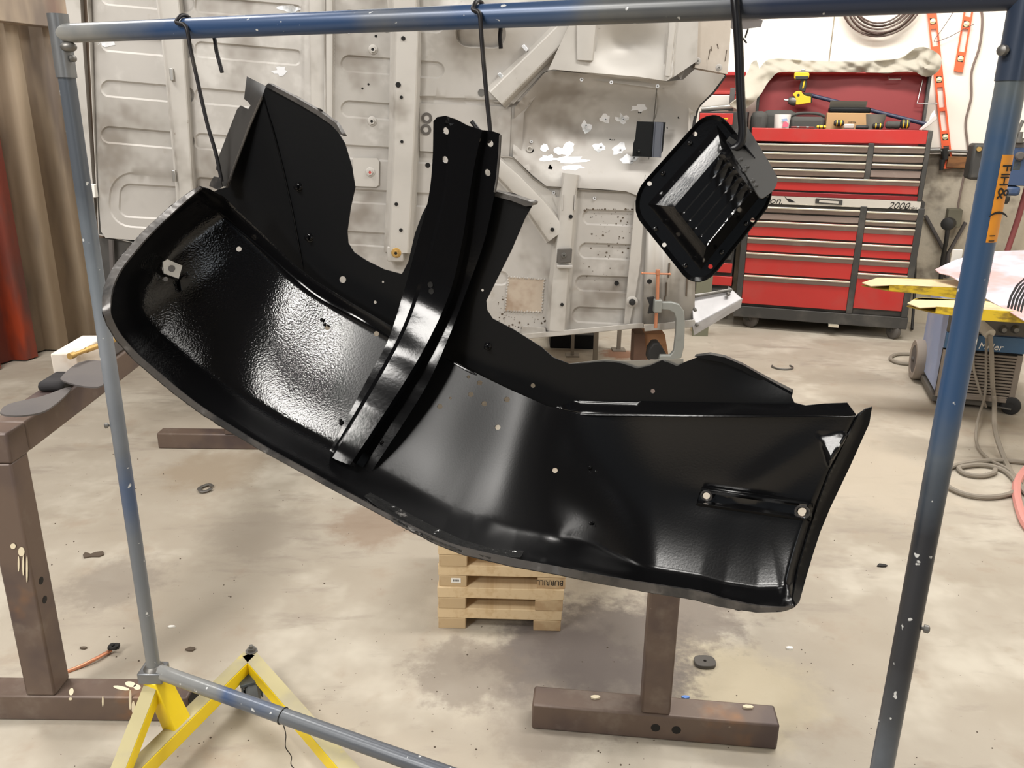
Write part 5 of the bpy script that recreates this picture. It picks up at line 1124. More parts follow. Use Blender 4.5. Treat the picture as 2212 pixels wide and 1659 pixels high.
for i in range(6): drawer(u0R, u1R, zr_[i], zr_[i + 1], cab, red=i >= 2, pull=True)
m = MB(); tbox(m, tu_(1790, 692), tu_(1812, 692), zb_ - .10, zb_ - .085, .0, .05); obj('foot_lever', m, ALU, cab)
for u in (uL + .09, uR - .09):
    for d in (-.07, -DEP + .07):
        p = TP.p0 + TD * u + TN * d; castor(A3(p[0], p[1], zb_ - .085), nrm(TD * (.9 if u < 0 else .35) + TN * .5), cab, r=.062, w=.045, mf=CHBLK)
# ---- top chest
chest = thing('tool_chest', TP.p0 + TD * (uL + uR) / 2 - TN * DEP / 2 + A3(0, 0, zt2), 'red top tool chest with raised lid and thin drawers, on the red roller cabinet', 'tool chest')
cu0, cu1 = uL + .0, tu_(2013, 300); cz0 = zt2 + .0; czt = tz(1820, 279); cz1 = tz(1820, 308)
DC = .42
m = MB(); tbox(m, cu0 + .004, cu1 - .004, cz0, cz1 - .02, -DC, -.012); obj('carcass', m, CHBLK, chest, bev=.003)
m = MB(); tbox(m, cu0, cu1 - .03, cz1, czt, -.015, .006); obj('front_rail', m, RED, chest, bev=.004)
for u in (cu0 + .004, cu1 - .012): m = MB(); tbox(m, u - .008, u + .008, cz1 - .02, czt, -DC, .004); obj('side_panel', m, CHBLK if u > 0 else RED, chest, bev=.003)
m = MB(); tbox(m, cu1 - .032, cu1, cz0, czt, -.02, .014); obj('corner_trim', m, CHBLK, chest, bev=.005)
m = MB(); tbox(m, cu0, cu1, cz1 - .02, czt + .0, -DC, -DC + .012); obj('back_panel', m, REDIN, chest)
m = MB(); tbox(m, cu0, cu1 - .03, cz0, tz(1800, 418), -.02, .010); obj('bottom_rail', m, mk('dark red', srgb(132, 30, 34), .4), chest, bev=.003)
um = tu_(1877, 350)
m = MB(); tbox(m, um - .02, um + .02, tz(1877, 388), cz1, -.02, .012); obj('corner_trim', m, CHBLK, chest, bev=.004)
for i, (a, b) in enumerate(((309, 328), (328, 346), (346, 363), (363, 381))): drawer(cu0 + .01, um - .02, tz(1750, a), tz(1750, b), chest, red=False)
for i, (a, b) in enumerate(((313, 332), (332, 352), (352, 366), (366, 385))): drawer(um + .02, cu1 - .034, tz(1945, a), tz(1945, b), chest, red=False, pull=i < 3)
drawer(cu0 + .01, cu1 - .034, tz(1800, 382), tz(1800, 415), chest, red=True, pullz=.024)
# lid, hinged along the back, leaning back open
hz = czt; hb = TP.p0 - TN * DC
lt = A3(hb[0], hb[1], 0); LID = .44; la = math.radians(80)
ldir = A3(0, 0, 1) * math.sin(la) - TN * math.cos(la); lnn = np.cross(ldir, TD); 
if np.dot(lnn, TN) < 0: lnn = -lnn
ztop_px = TP.pt(1840, 160, -DC - .07)[2]; LID = (ztop_px - hz) / math.sin(la)
q = lambda u, l, d: A3(hb[0], hb[1], hz) + TD * u + ldir * l + lnn * d
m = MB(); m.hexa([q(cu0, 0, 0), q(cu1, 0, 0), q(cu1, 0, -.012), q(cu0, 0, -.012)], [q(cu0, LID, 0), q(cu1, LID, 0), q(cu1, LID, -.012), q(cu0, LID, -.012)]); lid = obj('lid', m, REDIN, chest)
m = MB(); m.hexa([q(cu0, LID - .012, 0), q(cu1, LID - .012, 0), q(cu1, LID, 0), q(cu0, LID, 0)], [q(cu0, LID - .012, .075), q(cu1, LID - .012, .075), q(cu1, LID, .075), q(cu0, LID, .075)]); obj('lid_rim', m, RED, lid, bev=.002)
for u in (cu0, cu1 - .02): m = MB(); m.hexa([q(u, .02, 0), q(u + .02, .02, 0), q(u + .02, .02, .05), q(u, .02, .05)], [q(u, LID, 0), q(u + .02, LID, 0), q(u + .02, LID, .07), q(u, LID, .07)]); obj('lid_side', m, CHBLK, lid, bev=.002)
m = MB(); m.tube([q(cu1 - .05, LID * .88, .03), q(cu1 - .07, LID * .45, .05), q(cu1 + .06, LID * .44, .06)], .005, 8); obj('gas_strut', m, STEEL, lid)
m = MB(); m.tube([q(cu1 - .28, LID - .03, .05), q(cu1 - .28, LID - .05, .065), q(cu1 - .20, LID - .05, .065), q(cu1 - .20, LID - .03, .05)], .004, 6); obj('lid_latch', m, STEEL, lid)
zfl = cz1 + .01                                                    # floor of the open tray
def tray(x, y, d): return TP.pt(x, y, -d)
def on_tray(x, d):                                                   # a spot on the tray floor under pixel column x, d metres behind the front
    p = TP.pt(x, 275, -d); return A3(p[0], p[1], zfl)
# contents of the tray
def blob(name, c, size, mat, label, cat, ax=None, bev=.012, group=None):
    m = MB(); m.box(A3(c[0], c[1], c[2] + size[2] / 2), size, TX if ax is None else ax); o = obj(name, m, mat, bev=bev); return tag(o, label, cat, group)
def px_h(x, y, d): return TP.pt(x, y, -d)[2]
def txw(x0, x1, d): return abs(np.dot(TP.pt(x1, 260, -d) - TP.pt(x0, 260, -d), TD))
# cardboard box of black gloves
d = .16; c = on_tray(1829, d); wx = txw(1782, 1876, d); hb_ = px_h(1829, 244, d) - zfl
bx = thing('glove_box', c, 'brown cardboard box with grey flap and black gloves spilling out, in the open tray', 'box')
m = MB(); m.box(A3(c[0], c[1], zfl + hb_ / 2), (wx, .16, hb_), TX); obj('carton', m, CARD, bx, bev=.003)
m = MB(); m.box(A3(c[0], c[1], zfl + hb_ + .018) + TN * .03, (wx * .96, .10, .04), TX); o = obj('glove_bundle', m, GLOSSBLK, bx, bev=.014)
zf0, zf1 = px_h(1829, 236, d), px_h(1829, 217, d); m = MB(); p0 = TP.pt(1791, 234, -d), TP.pt(1869, 236, -d), TP.pt(1874, 219, -d + .04), TP.pt(1794, 217, -d + .04); m.prism(p0, -TN * .004); obj('carton_flap', m, mk('grey card', srgb(140, 136, 126), .8), bx)
label_text('printed_word', 'nitrile', .022, TP.pt(1832, 266, -d + .0815), TD, A3(0, 0, 1), INK, bx)
# cup, cases, bucket, small tools
d = .10; c = on_tray(1688, d); hh = px_h(1688, 247, d) - zfl; m = MB(); m.lathe(c, (0, 0, 1), [(.045, 0), (.058, hh), (.055, hh), (.042, .004)], 20)
cup = thing('plastic_cup', c, 'white plastic cup with a pink and blue print, at the left of the open tray', 'cup'); obj('cup_wall', m, WHITE, cup)
m = MB(); m.prism([TP.pt(x, y, -d + .062) for x, y in ((1692, 264), (1698, 262), (1704, 268), (1702, 275), (1690, 275))], TN * .001); obj('pink_print', m, mk('pink print', srgb(216, 106, 128), .6), cup)
m = MB(); m.prism([TP.pt(x, y, -d + .062) for x, y in ((1688, 257), (1700, 256), (1702, 261), (1690, 262))], TN * .001); obj('blue_print', m, mk('blue print', srgb(150, 168, 200), .6), cup)
d = .20; c = on_tray(1742, d); tc = thing('tool_case', c, 'dark grey zip case with a handle beside the white cup in the tray', 'case'); wx = txw(1704, 1780, d); hh = px_h(1742, 252, d) - zfl
m = MB(); m.box(A3(c[0], c[1], zfl + hh / 2), (wx, .18, hh), TX); obj('case_shell', m, CASE, tc, bev=.03)
m = MB(); m.tube(list(cr([A3(c[0], c[1], zfl + hh) - TD * .12, A3(c[0], c[1], zfl + hh + .022) - TD * .06, A3(c[0], c[1], zfl + hh + .022) + TD * .06, A3(c[0], c[1], zfl + hh) + TD * .12], 4)), .010, 8); obj('handle', m, CASE, tc)
d = .30; c = on_tray(1680, d); hh = px_h(1688, 238, d) - zfl; blob('tool_case', c, (.24, .14, hh), CASE, 'dark grey case standing behind the white cup', 'case', bev=.04)
d = .2; c = on_tray(1638, d); hh = px_h(1640, 240, d) - zfl; blob('tool_bag', c, (.12, .16, hh), CASE, 'crumpled dark bag at the far left of the open tray', 'bag', bev=.04)
d = .12; c = on_tray(1886, d); hh = px_h(1892, 247, d) - zfl; m = MB(); m.lathe(c, (0, 0, 1), [(.05, 0), (.075, hh), (.071, hh), (.046, .004)], 18); tag(obj('grey_bucket', m, mk('grey bucket', srgb(112, 108, 100), .7)), 'dusty grey bucket right of the cardboard box in the tray', 'bucket')
p0, p1 = TP.pt(1752, 206, -.36), TP.pt(2000, 268, -.16); m = MB(); m.tube([p0, p1 + (p1 - p0) * .02], .014, 12); tag(obj('breaker_bar', m, mk('navy bar', srgb(44, 48, 72), .45)), 'long navy blue bar leaning across the open lid behind the box', 'bar')
YT = mk('yellow tool plastic', srgb(236, 190, 44), .45); BT = mk('black tool plastic', srgb(44, 43, 42), .6)
def small_tool(x0, x1, d, lab, cat, body_m=BT, acc=YT, h=.035, tilt=0, py=None):
    a, b = on_tray(x0, d), on_tray(x1, d); zz = (px_h((x0 + x1) / 2, py, d)) if py else zfl + h
    a = A3(a[0], a[1], zz); b = A3(b[0], b[1], zz); t = thing('hand_tool', (a + b) / 2 - A3(0, 0, h / 2), lab, cat)
    m = MB(); m.tube([a, a + (b - a) * .1, a + (b - a) * .9, b], [h * .3, h * .5, h * .5, h * .3], 10); obj('grip', m, body_m, t)
    for k in (.3, .7): m = MB(); p = a + (b - a) * k; m.tube([p - (b - a) * .05, p + (b - a) * .05], h * .53, 10); obj('accent_band', m, acc, t)
    return t
small_tool(1884, 1908, .05, 'black and yellow hand tool on the front edge of the tray, by the bucket', 'tool', py=272)
small_tool(1912, 1945, .07, 'dark grey driver lying at the right of the tray', 'tool', body_m=CASE, acc=CASE, h=.05, py=270)
small_tool(1944, 1964, .05, 'black tool with an upright yellow stripe at the right end of the tray', 'tool', py=268, h=.06)
small_tool(1764, 1784, .04, 'yellow handled pliers left of the cardboard box', 'tool', body_m=YT, acc=BT, h=.022, py=274)
small_tool(1800, 1822, .05, 'black tool with a yellow end in front of the cardboard box', 'tool', py=266, h=.04)
small_tool(1848, 1876, .04, 'dark rounded tool in front of the right end of the cardboard box', 'tool', acc=BT, py=275, h=.03)
small_tool(1708, 1760, .03, 'thin red and silver screwdriver along the front edge of the tray', 'tool', body_m=mk('clear red', srgb(150, 70, 64), .4), acc=STEEL, h=.012, py=275)
m = MB(); pp = [TP.pt(x, y, -.03) for x, y in ((1990, 282), (2008, 270), (2024, 256), (2020, 246), (2004, 262), (1984, 280))]; m.prism(pp, TN * .02); tag(obj('plastic_bag', m, mk('clear plastic film', srgb(206, 200, 196), .2), bev=.004), 'clear plastic sleeve sticking out at the right end of the tray', 'bag')
m = MB(); pp = [TP.pt(x, y, -.10) for x, y in ((2006, 262), (2010, 248), (2018, 238), (2020, 252), (2014, 266))]; m.prism(pp, TN * .01); tag(obj('paper_scrap', m, WHITE), 'white curled paper scrap behind the clear sleeve on the chest corner', 'paper')
m = MB(); m.box(TP.pt(1834, 273, -.04), (.07, .03, .035), TX); tag(obj('plastic_bag', m, mk('crinkled clear film', srgb(190, 184, 176), .15), bev=.01), 'crinkled clear wrapper in front of the cardboard box', 'wrapper')
# impact driver hanging upside down by a magnet under the lid rim
DD = DC + .02
def ip(x, y, d=0.0): return TP.pt(x, y, -DD + .1 + d)
drv = thing('impact_driver', ip(1720, 190), 'yellow and black cordless impact driver hanging upside down under the lid rim', 'power tool')
def ex(name, poly, d0, d1, mat, parent=drv, bev=.004):
    m = MB(); m.prism([ip(x, y, d0) for x, y in poly], TN * (d1 - d0)); return obj(name, m, mat, parent, bev=bev, smooth=40)
Z = lambda zx, zy: (1640 + zx * .1808, 120 + zy * .1809)
bat = ex('battery', [Z(418, 215), Z(430, 205), Z(585, 205), Z(598, 225), Z(592, 262), Z(575, 290), Z(430, 290), Z(415, 275)], -.035, .035, YT)
ex('battery_base', [Z(430, 250), Z(590, 250), Z(575, 292), Z(430, 292)], -.038, .038, BT, bat)
ex('handle', [Z(500, 290), Z(570, 290), Z(560, 380), Z(545, 440), Z(470, 410), Z(485, 340)], -.022, .022, BT)
ex('grip_stripe', [Z(530, 300), Z(552, 300), Z(545, 330), Z(530, 395), Z(512, 395), Z(522, 345)], .018, .025, YT)
hs_ = ex('motor_housing', [Z(400, 460), Z(440, 430), Z(500, 425), Z(515, 460), Z(560, 485), Z(615, 490), Z(618, 565), Z(560, 575), Z(470, 590), Z(435, 590), Z(430, 500), Z(405, 480)], -.032, .032, YT)
ex('rear_cap', [Z(515, 440), Z(560, 450), Z(600, 445), Z(630, 460), Z(625, 570), Z(610, 570), Z(612, 490), Z(540, 480)], -.034, .034, BT)
a, b = ip(*Z(440, 545)), ip(*Z(345, 535)); dv = b - a; m = MB(); m.tube([a, a + dv * .5, a + dv * .9, b], [.034, .033, .024, .016], 14); gn = obj('gear_nose', m, DULL, drv)
m = MB(); m.tube([b, b + nrm(dv) * .03], .009, 8); obj('anvil', m, STEEL, gn)
m = MB(); m.lathe(ip(*Z(468, 473), .03), TN, [(.010, 0), (.010, .004)], 10); obj('knob', m, BT, hs_)
m = MB(); m.box(ip(*Z(523, 190)), (.03, .03, .03), TX); obj('magnet_holder', m, STEEL, drv, bev=.003)
# pale cloth bundled along the top of the lid, falling down at its left end
CLOTH = mk('pale cotton sheet', srgb(178, 172, 158), .95, bump=(14, .5, .01))
top_e = q(0, LID, .03); TOPP = Plane(top_e, TN)
cl_out = cr([(1640, 148), (1650, 136), (1662, 128), (1690, 127), (1720, 130), (1770, 132), (1830, 133), (1900, 131), (1945, 126), (1962, 116), (1978, 104), (1996, 102), (2018, 110), (2032, 122), (2034, 138), (2028, 152), (2016, 162), (2000, 166), (1984, 160), (1970, 154), (1900, 157), (1800, 155), (1700, 155), (1678, 158), (1668, 168), (1656, 182), (1646, 200), (1630, 218), (1608, 238), (1600, 246), (1592, 236), (1580, 230), (1578, 224), (1592, 214), (1604, 196), (1606, 170), (1616, 156), (1622, 138), (1634, 130)], 2, True)
def cl_h(x, y):
    h = .05 + + .020 * np.sin((x * .25 + y * 1.6) / 13. + 1.5 * np.sin(x / 60.)) + .010 * np.sin((x - y * .9) / 15. + 2 * np.sin(y / 14.)) + .0025 * np.sin((x * .6 + y * 1.3) / 4.3)
    h += .016 * np.abs(np.sin((x * .7 + y * 1.1) / 12. + np.sin(x / 23.))) + .012 * np.abs(np.sin((x * .9 - y * .8) / 10. + 1.3 * np.sin(y / 9.)))
    h += .05 * G2(x, y, 2000, 134, 26, 24) + .012 * np.sin(np.hypot(x - 2010, y - 126) / 3.2) * G2(x, y, 2002, 134, 26, 26)
    h += .36 * sst(1680, 1612, x) * sst(150, 215, y); return h
sheet('dust_sheet', cl_out, lambda x, y: TOPP.pt(x, y, cl_h(x, y)), CLOTH, None, step=4, thick=.008, smooth=70, org=top_e)
bpy.data.objects['dust_sheet']['label'] = 'pale crumpled cotton sheet bunched along the raised lid, trailing down on the left'; bpy.data.objects['dust_sheet']['category'] = 'cloth'
# small red side chest at the left of the main one
sc = thing('side_chest', TP.pt(1550, 275, 0), 'smaller red tool box with raised lid, left of the big chest behind the car body', 'tool box')
def sp(x, y, d): return TP.pt(x, y, d)
def sbox(name, x0, y0, x1, y1, d0, d1, mat, parent=sc, bev=.003):
    a, b = sp(x0, y0, d1), sp(x1, y1, d1); c = sp((x0 + x1) / 2, (y0 + y1) / 2, d1); u = abs(np.dot(b - a, TD)); m = MB(); c = c - TN * (d1 - d0) / 2
    m.box(c, (u, d1 - d0, abs(a[2] - b[2])), TX); return obj(name, m, mat, parent, bev=bev)
sbox('front_panel', 1512, 244, 1582, 270, -.02, .0, RED)
sbox('carcass', 1512, 246, 1578, 640, -.45, -.022, CHBLK)
sbox('drawer', 1514, 268, 1580, 274, -.02, .006, CHBLK); sbox('pull', 1514, 275, 1580, 279, -.02, .014, ALU)
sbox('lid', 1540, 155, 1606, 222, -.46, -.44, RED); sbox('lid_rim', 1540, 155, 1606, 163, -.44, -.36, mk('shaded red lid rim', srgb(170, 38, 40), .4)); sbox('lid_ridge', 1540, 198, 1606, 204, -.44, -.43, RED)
m = MB(); lg = sp(1552, 256, .001); m.prism([sp(x, y, .001) for x, y in ((1554, 253), (1560, 254), (1566, 255), (1572, 254), (1573, 258), (1566, 257), (1556, 256))], TN * .001); obj('yellow_emblem', m, YT, sc)
for i, y in enumerate(range(286, 640, 28)): sbox('drawer', 1514, y, 1580, y + 24, -.02, .004, RED if i % 3 else CHBLK)
c = sp(1548, 220, -.2); z0 = sp(1550, 244, -.02)[2]
m = MB(); m.box(sp(1550, 219, -.25), (.22, .12, .085), TX); tag(obj('white_case', m, mk('white case', srgb(212, 206, 198), .6), bev=.005), 'long white case lying inside the small red tool box', 'case')
m = MB(); m.tube([sp(1516, 236, -.08), sp(1584, 230, -.06)], .02, 12); tag(obj('air_gun', m, STEEL), 'bright metal tube tool on the open edge of the small red tool box', 'tool')
m = MB(); m.box(sp(1581, 215, -.12), (.035, .03, .16), TX); tag(obj('grey_post', m, GREYPLATE, bev=.003), 'short grey upright bar beside the white case', 'bar')
# ================================================================== on the back wall
# coil of wire
ctr = BACKP.pt(1905, -10, .05); Rr = .23
coil = thing('wire_coil', ctr, 'coil of brown wire hung on the white back wall above the chest', 'wire coil')
CW = mk('brown wire', srgb(92, 74, 66), .55)
for k in range(9):
    m = MB(); r0 = .185 + .011 * k + rng.normal(0, .004); oo = A3(0, 0, rng.normal(0, .008)) + E1 * rng.normal(0, .008); dd = .02 + .03 * rng.random()
    m.tube([ctr + oo + E1 * (r0 * math.cos(a)) + A3(0, 0, r0 * (math.sin(a)) * 1.0) - E2 * (dd + .012 * math.sin(2 * a + k)) for a in np.linspace(0, 2 * math.pi, 40)], .0065, 6, cap=False); obj('wire_turn', m, CW, coil)
# two spirit levels
LVL = mk('fluorescent orange level', srgb(244, 104, 62), .45); VIAL = mk('vial', srgb(226, 224, 176), .25)
def level(p_top, p_bot, wpx, slots, vials, label, end=None):
    a, b = np.array(p_top, float), np.array(p_bot, float); d = (b - a) / np.hypot(*(b - a)); nn_ = np.array([-d[1], d[0]])
    if nn_[0] < 0: nn_ = -nn_
    f = lambda y, s_, h: BACKP.pt(*(a + d * ((y - a[1]) / d[1]) + nn_ * s_), h)
    t = thing('spirit_level', BACKP.pt(*b, .02), label, 'spirit level')
    h0, h1 = .012, .037; hw = wpx / 2
    segs = []; ys = sorted([s_ for s_ in slots] + [(v - 7, v + 7) for v in vials]); prev = a[1]; m = MB()
    def blk(y0, y1, s0, s1): m.hexa([f(y0, s0, h0), f(y0, s1, h0), f(y0, s1, h1), f(y0, s0, h1)], [f(y1, s0, h0), f(y1, s1, h0), f(y1, s1, h1), f(y1, s0, h1)])
    blk(a[1], b[1], -hw, -hw + 4); blk(a[1], b[1], hw - 4, hw)
    for y0, y1 in ys:
        if y0 > prev: blk(prev, y0, -hw + 4, hw - 4)
        prev = y1
    if prev < b[1]: blk(prev, b[1], -hw + 4, hw - 4)
    fr_ = obj('level_frame', m, LVL, t, smooth=0)
    for v in vials:
        m = MB(); c = f(v, 0, .024)
        m.hexa([f(v - 7, -hw + 4, h0), f(v - 7, hw - 4, h0), f(v - 7, hw - 4, h1 - .004), f(v - 7, -hw + 4, h1 - .004)], [f(v + 7, -hw + 4, h0), f(v + 7, hw - 4, h0), f(v + 7, hw - 4, h1 - .004), f(v + 7, -hw + 4, h1 - .004)]); vh = obj('vial_housing', m, BT, t)
        m = MB(); m.lathe(f(v, 0, h1 - .006), -E2, [(.019, 0), (.019, .006), (.012, .01)], 16); vo = obj('vial', m, VIAL, vh)
        m = MB(); p, q2 = f(v, -3.5, h1 + .006), f(v, 3.5, h1 + .006); m.tube([p, q2], .005, 6); obj('vial_tube', m, WHITE, vo)
    return t
level((2010, 0), (2049, 364), 20, [(62, 100), (188, 232), (240, 282), (315, 345)], [46, 172, 296], 'long orange spirit level hanging on the wall beside the tool chest')
level((2098, -10), (2070, 155), 20, [(62, 112), (-5, 36)], [52, 127], 'shorter orange spirit level hanging on the wall right of the long one')
m = MB(); pp = cr([BACKP.pt(*p, .05) for p in ((2062, 22), (2044, 50), (2036, 62), (2018, 90), (2050, 80), (2080, 64), (2104, 52))], 5); m.tube(list(pp), .0022, 5); tag(obj('string_loop', m, CW), 'loose brown string drooping between the two orange levels', 'string')
# cord to the switch box
m = MB(); cp = cr([BACKP.pt(*p, .03) for p in ((2114, 0), (2122, 40), (2116, 100), (2099, 155), (2098, 210), (2086, 265), (2091, 325), (2084, 370), (2072, 430), (2069, 452))], 6); m.tube(list(cp), .008, 8); cord = tag(obj('power_cord', m, mk('brown grey cord', srgb(128, 112, 104), .7)), 'brown power cord running down the white wall to the grey plug box', 'cord')
GBOX = mk('dusty grey box', srgb(112, 108, 92), .8)
def wbox(name, x0, y0, x1, y1, h0, h1, mat, parent=None, bev=.004):
    a, b = BACKP.pt(x0, y0, h1), BACKP.pt(x1, y1, h1); c = (a + b) / 2 + E2 * (h1 - h0) / 2; u = abs(np.dot(b - a, E1)); m = MB()
    m.box(c, (u, h1 - h0, abs(a[2] - b[2])), np.array([E1, E2, (0, 0, 1)])); return obj(name, m, mat, parent, bev=bev)
pbx = thing('plug_box', BACKP.pt(2062, 480, .06), 'dusty grey socket box with a big round plug, hanging on the cord by the wall', 'socket box')
wbox('box_shell', 2050, 452, 2074, 492, .02, .12, GBOX, pbx)
a = BACKP.pt(2054, 482, .12); m = MB(); m.lathe(a, nrm(-E2 - E1 * .5), [(.03, 0), (.042, .01), (.05, .06), (.045, .09), (.02, .1)], 16); pg = obj('plug', m, BT, pbx)
m = MB(); b = BACKP.pt(2047, 492, .19); m.tube(list(cr([b, BACKP.pt(2044, 520, .17), BACKP.pt(2038, 550, .1), BACKP.pt(2034, 580, .06), BACKP.pt(2030, 640, .05)], 5)), .016, 10); obj('plug_cord', m, BT, pg)
m = MB(); m.tube([BACKP.pt(1999, 466, .03), BACKP.pt(2042, 545, .03), BACKP.pt(2044, 600, .03)], .014, 10); tag(obj('conduit', m, GREYPLATE), 'thin slanting conduit on the dirty wall left of the grey plug box', 'conduit')
m = MB(); m.tube([BACKP.pt(2086, 480, .05), BACKP.pt(2048, 548, .05), BACKP.pt(2046, 600, .05)], .014, 10); tag(obj('conduit', m, GREYPLATE), 'thin slanting conduit on the dirty wall right of the grey plug box', 'conduit')
wd_ = wbox('wood_ledger', 2048, 338, 2106, 364, .014, .05, mk('dark wood', srgb(140, 96, 58), .8, var=[(srgb(96, 64, 40), 6, .45, .7, .8, (1, 1, 5))])); tag(wd_, 'short dark wooden board fixed low on the back wall by the long level', 'board')
m = MB(); m.tube([BACKP.pt(1990, 325, .06), BACKP.pt(2030, 324, .06), BACKP.pt(2031, 325, .06), BACKP.pt(2120, 330, .06)], [.02, .02, .011, .011], 10); tag(obj('air_pipe', m, DULL), 'horizontal air pipe along the wall at the bottom of the long level', 'pipe')
m = MB(); m.tube([BACKP.pt(2040, 320, .05), BACKP.pt(2042, 345, .05)], [.03, .02], 10); m.tube([BACKP.pt(2036, 345, .05), BACKP.pt(2033, 368, .05)], [.022, .012], 10); tag(obj('hose_fitting', m, BT), 'dark hose fitting hanging from the air pipe behind the long level', 'fitting')
m = MB(); m.tube(list(cr([BACKP.pt(1982, 476, .08), BACKP.pt(1980, 520, .08), BACKP.pt(1977, 570, .08), BACKP.pt(1975, 640, .08), at_z(1970, 711, .02)], 4)), .011, 8); tag(obj('black_cable', m, BT), 'black cable hanging straight down beside the cabinet to the floor', 'cable')
# blue regulator on the wall right of the rack post
BLU = mk('blue machine paint', srgb(58, 78, 112), .5, var=[(srgb(96, 104, 120), 7, .55, .75, .6)])
REGP = Plane(BACKP.p0 - E2 * .5, E2)
def rbox(name, x0, y0, x1, y1, d, mat, parent, bev=.006):
    a, b = REGP.pt(x0, y0), REGP.pt(x1, y1); c = (a + b) / 2 + E2 * d / 2; m = MB(); m.box(c, (abs(np.dot(b - a, E1)), d, abs(a[2] - b[2])), np.array([E1, E2, (0, 0, 1)])); return obj(name, m, mat, parent, bev=bev)
rg = thing('air_dryer', REGP.pt(2190, 400), 'blue filter unit with a yellow label on the wall behind the right post', 'filter unit')
rbox('housing', 2176, 316, 2216, 402, .2, BLU, rg); rbox('top_cap', 2176, 306, 2216, 322, .22, GREYPLATE, rg); rbox('bowl', 2172, 402, 2203, 424, .18, BLU, rg, bev=.02); rbox('label', 2191, 346, 2203, 368, .008, mk('yellow label', srgb(170, 160, 66), .6), rg, .001)
a = REGP.pt(2202, 337); m = MB(); m.lathe(a, -E2, [(.03, 0), (.03, .02), (.02, .03)], 12); obj('knob', m, GREYPLATE, rg)
m = MB(); m.lathe(REGP.pt(2200, 308), (0, 0, 1), [(.03, 0), (.03, .03), (.018, .03), (.018, .07)], 12); obj('top_fitting', m, DULL, rg)
m = MB(); m.lathe(REGP.pt(2172, 424), (0, 0, -1), [(.03, 0), (.03, .03), (.02, .05)], 12); obj('drain_cock', m, BT, rg)
rg2 = thing('air_filter', REGP.pt(2110, 370), 'dark valve body on the wall, half behind the right rack post', 'valve')
rbox('housing', 2104, 310, 2150, 390, .18, CHBLK, rg2, bev=.02); m = MB(); m.lathe(REGP.pt(2114, 322), -E2, [(.016, 0), (.016, .02)], 10); obj('screw_head', m, BRASS, rg2)
m = MB(); m.tube([REGP.pt(2210, 260), REGP.pt(2196, 290), REGP.pt(2180, 330)], .012, 8); obj('rod', m, DULL, rg)
m = MB(); m.tube([BACKP.pt(2220, 400, .3), BACKP.pt(2200, 470, .3), BACKP.pt(2176, 542, .3)], .02, 10); tag(obj('red_hose', m, mk('dull red hose', srgb(140, 74, 74), .6)), 'dull red hose slanting down at the right edge above the white hood', 'hose')
# ================================================================== fork tines carrying a hood
FY = mk('worn yellow paint', srgb(214, 182, 40), .55, var=[(srgb(130, 106, 40), 8, .44, .62, .9, (1, 1, 3)), (srgb(96, 86, 60), 16, .66, .78, .7)])
FTOP = mk('worn pale top', srgb(206, 188, 150), .6, var=[(srgb(178, 162, 128), 6, .5, .7, .8)])
ZK = at_y(1987, 660, 3.9)[2]
def fork(tip, b_edge, f_edge, hgt, label):
    """top face on the plane z = ZK: tip, points along the back edge, points along the front edge"""
    t = thing('fork_tine', at_z(*f_edge[1], ZK), label, 'fork tine'); T3 = at_z(*tip, ZK); B = [at_z(*p, ZK) for p in b_edge]; Fr = [at_z(*p, ZK) for p in f_edge]
    dn = A3(0, 0, -1); x1 = A3(1, 0, 0); B[-1] = B[-1]; m = MB()
    poly = [T3] + Fr + B[::-1]; m.prism(poly, dn * .006); o = obj('top_plate', m, FTOP, t, bev=.002)
    for nm, e in (('side_plate', Fr), ('side_plate', B)):
        m = MB(); n_ = nrm(np.cross(e[-1] - e[1], (0, 0, 1))) * .006
        if nm == 'side_plate' and e is B: n_ = -n_
        hs = [.010, .030, hgt]
        k = len(e); ups = [p for p in e]; lows = [p + dn * h for p, h in zip(e, np.interp(np.arange(k), [0, 1, 2], hs))]
        st = 1 if e is Fr else 0
        vs = ups[st:] + lows[st:][::-1]; m.prism(vs, n_); obj(nm, m, FY, t)
    m = MB(); q0, q1 = Fr[1] + dn * .030, Fr[-1] + dn * hgt; r0, r1 = B[1] + dn * .030, B[-1] + dn * hgt; m.prism([T3 + dn * .014, q0, q1, r1, r0], dn * .006); obj('bottom_plate', m, FY, t)
    return t
f1 = [(1881, 617), (1921, 615), (2062, 621), (2330, 636)]; b1 = [(1894, 600), (1930, 600.5), (2064, 605), (2330, 617)]
fork((1862, 610), b1, f1, .056, 'farther yellow fork tine with a pale worn top, pointing left at the cabinet')
f2 = [(1987, 664), (2022, 662), (2118, 668), (2340, 682)]; b2 = [(1973, 647), (1989, 643), (2119, 650), (2340, 664)]
fork((1960, 654), b2, f2, .052, 'nearer yellow fork tine with a pale worn top, pointing left above the welder')
# hood
HOODM = mk('pale primed hood', srgb(196, 188, 200), .4, var=[(srgb(206, 152, 148), 2.6, .46, .62, .9), (srgb(206, 202, 208), 4, .5, .7, .5)])
HY0 = at_z(2118, 668, ZK)[1]
def hood_fn(x, y):
    Yd = 4.62 - .0066 * (y - 545) + .0009 * (2212 - x); return at_y(x, y, Yd) 
ho = [(2020, 582), (2036, 574), (2062, 562), (2100, 550), (2140, 543), (2230, 540), (2290, 600), (2290, 740), (2212, 692), (2170, 667), (2124, 641), (2080, 612), (2050, 594), (2030, 590)]
slots = [np.array([(x0, 664), (x0 + 4, 668 - 0), (x0 + 12, 640), (x0 + 26, 616), (x0 + 40, 603), (x0 + 37, 600), (x0 + 20, 615), (x0 + 6, 640)]) + np.array([0, 2.2 * k]) for k, x0 in enumerate((2175, 2182, 2189, 2196, 2203))]
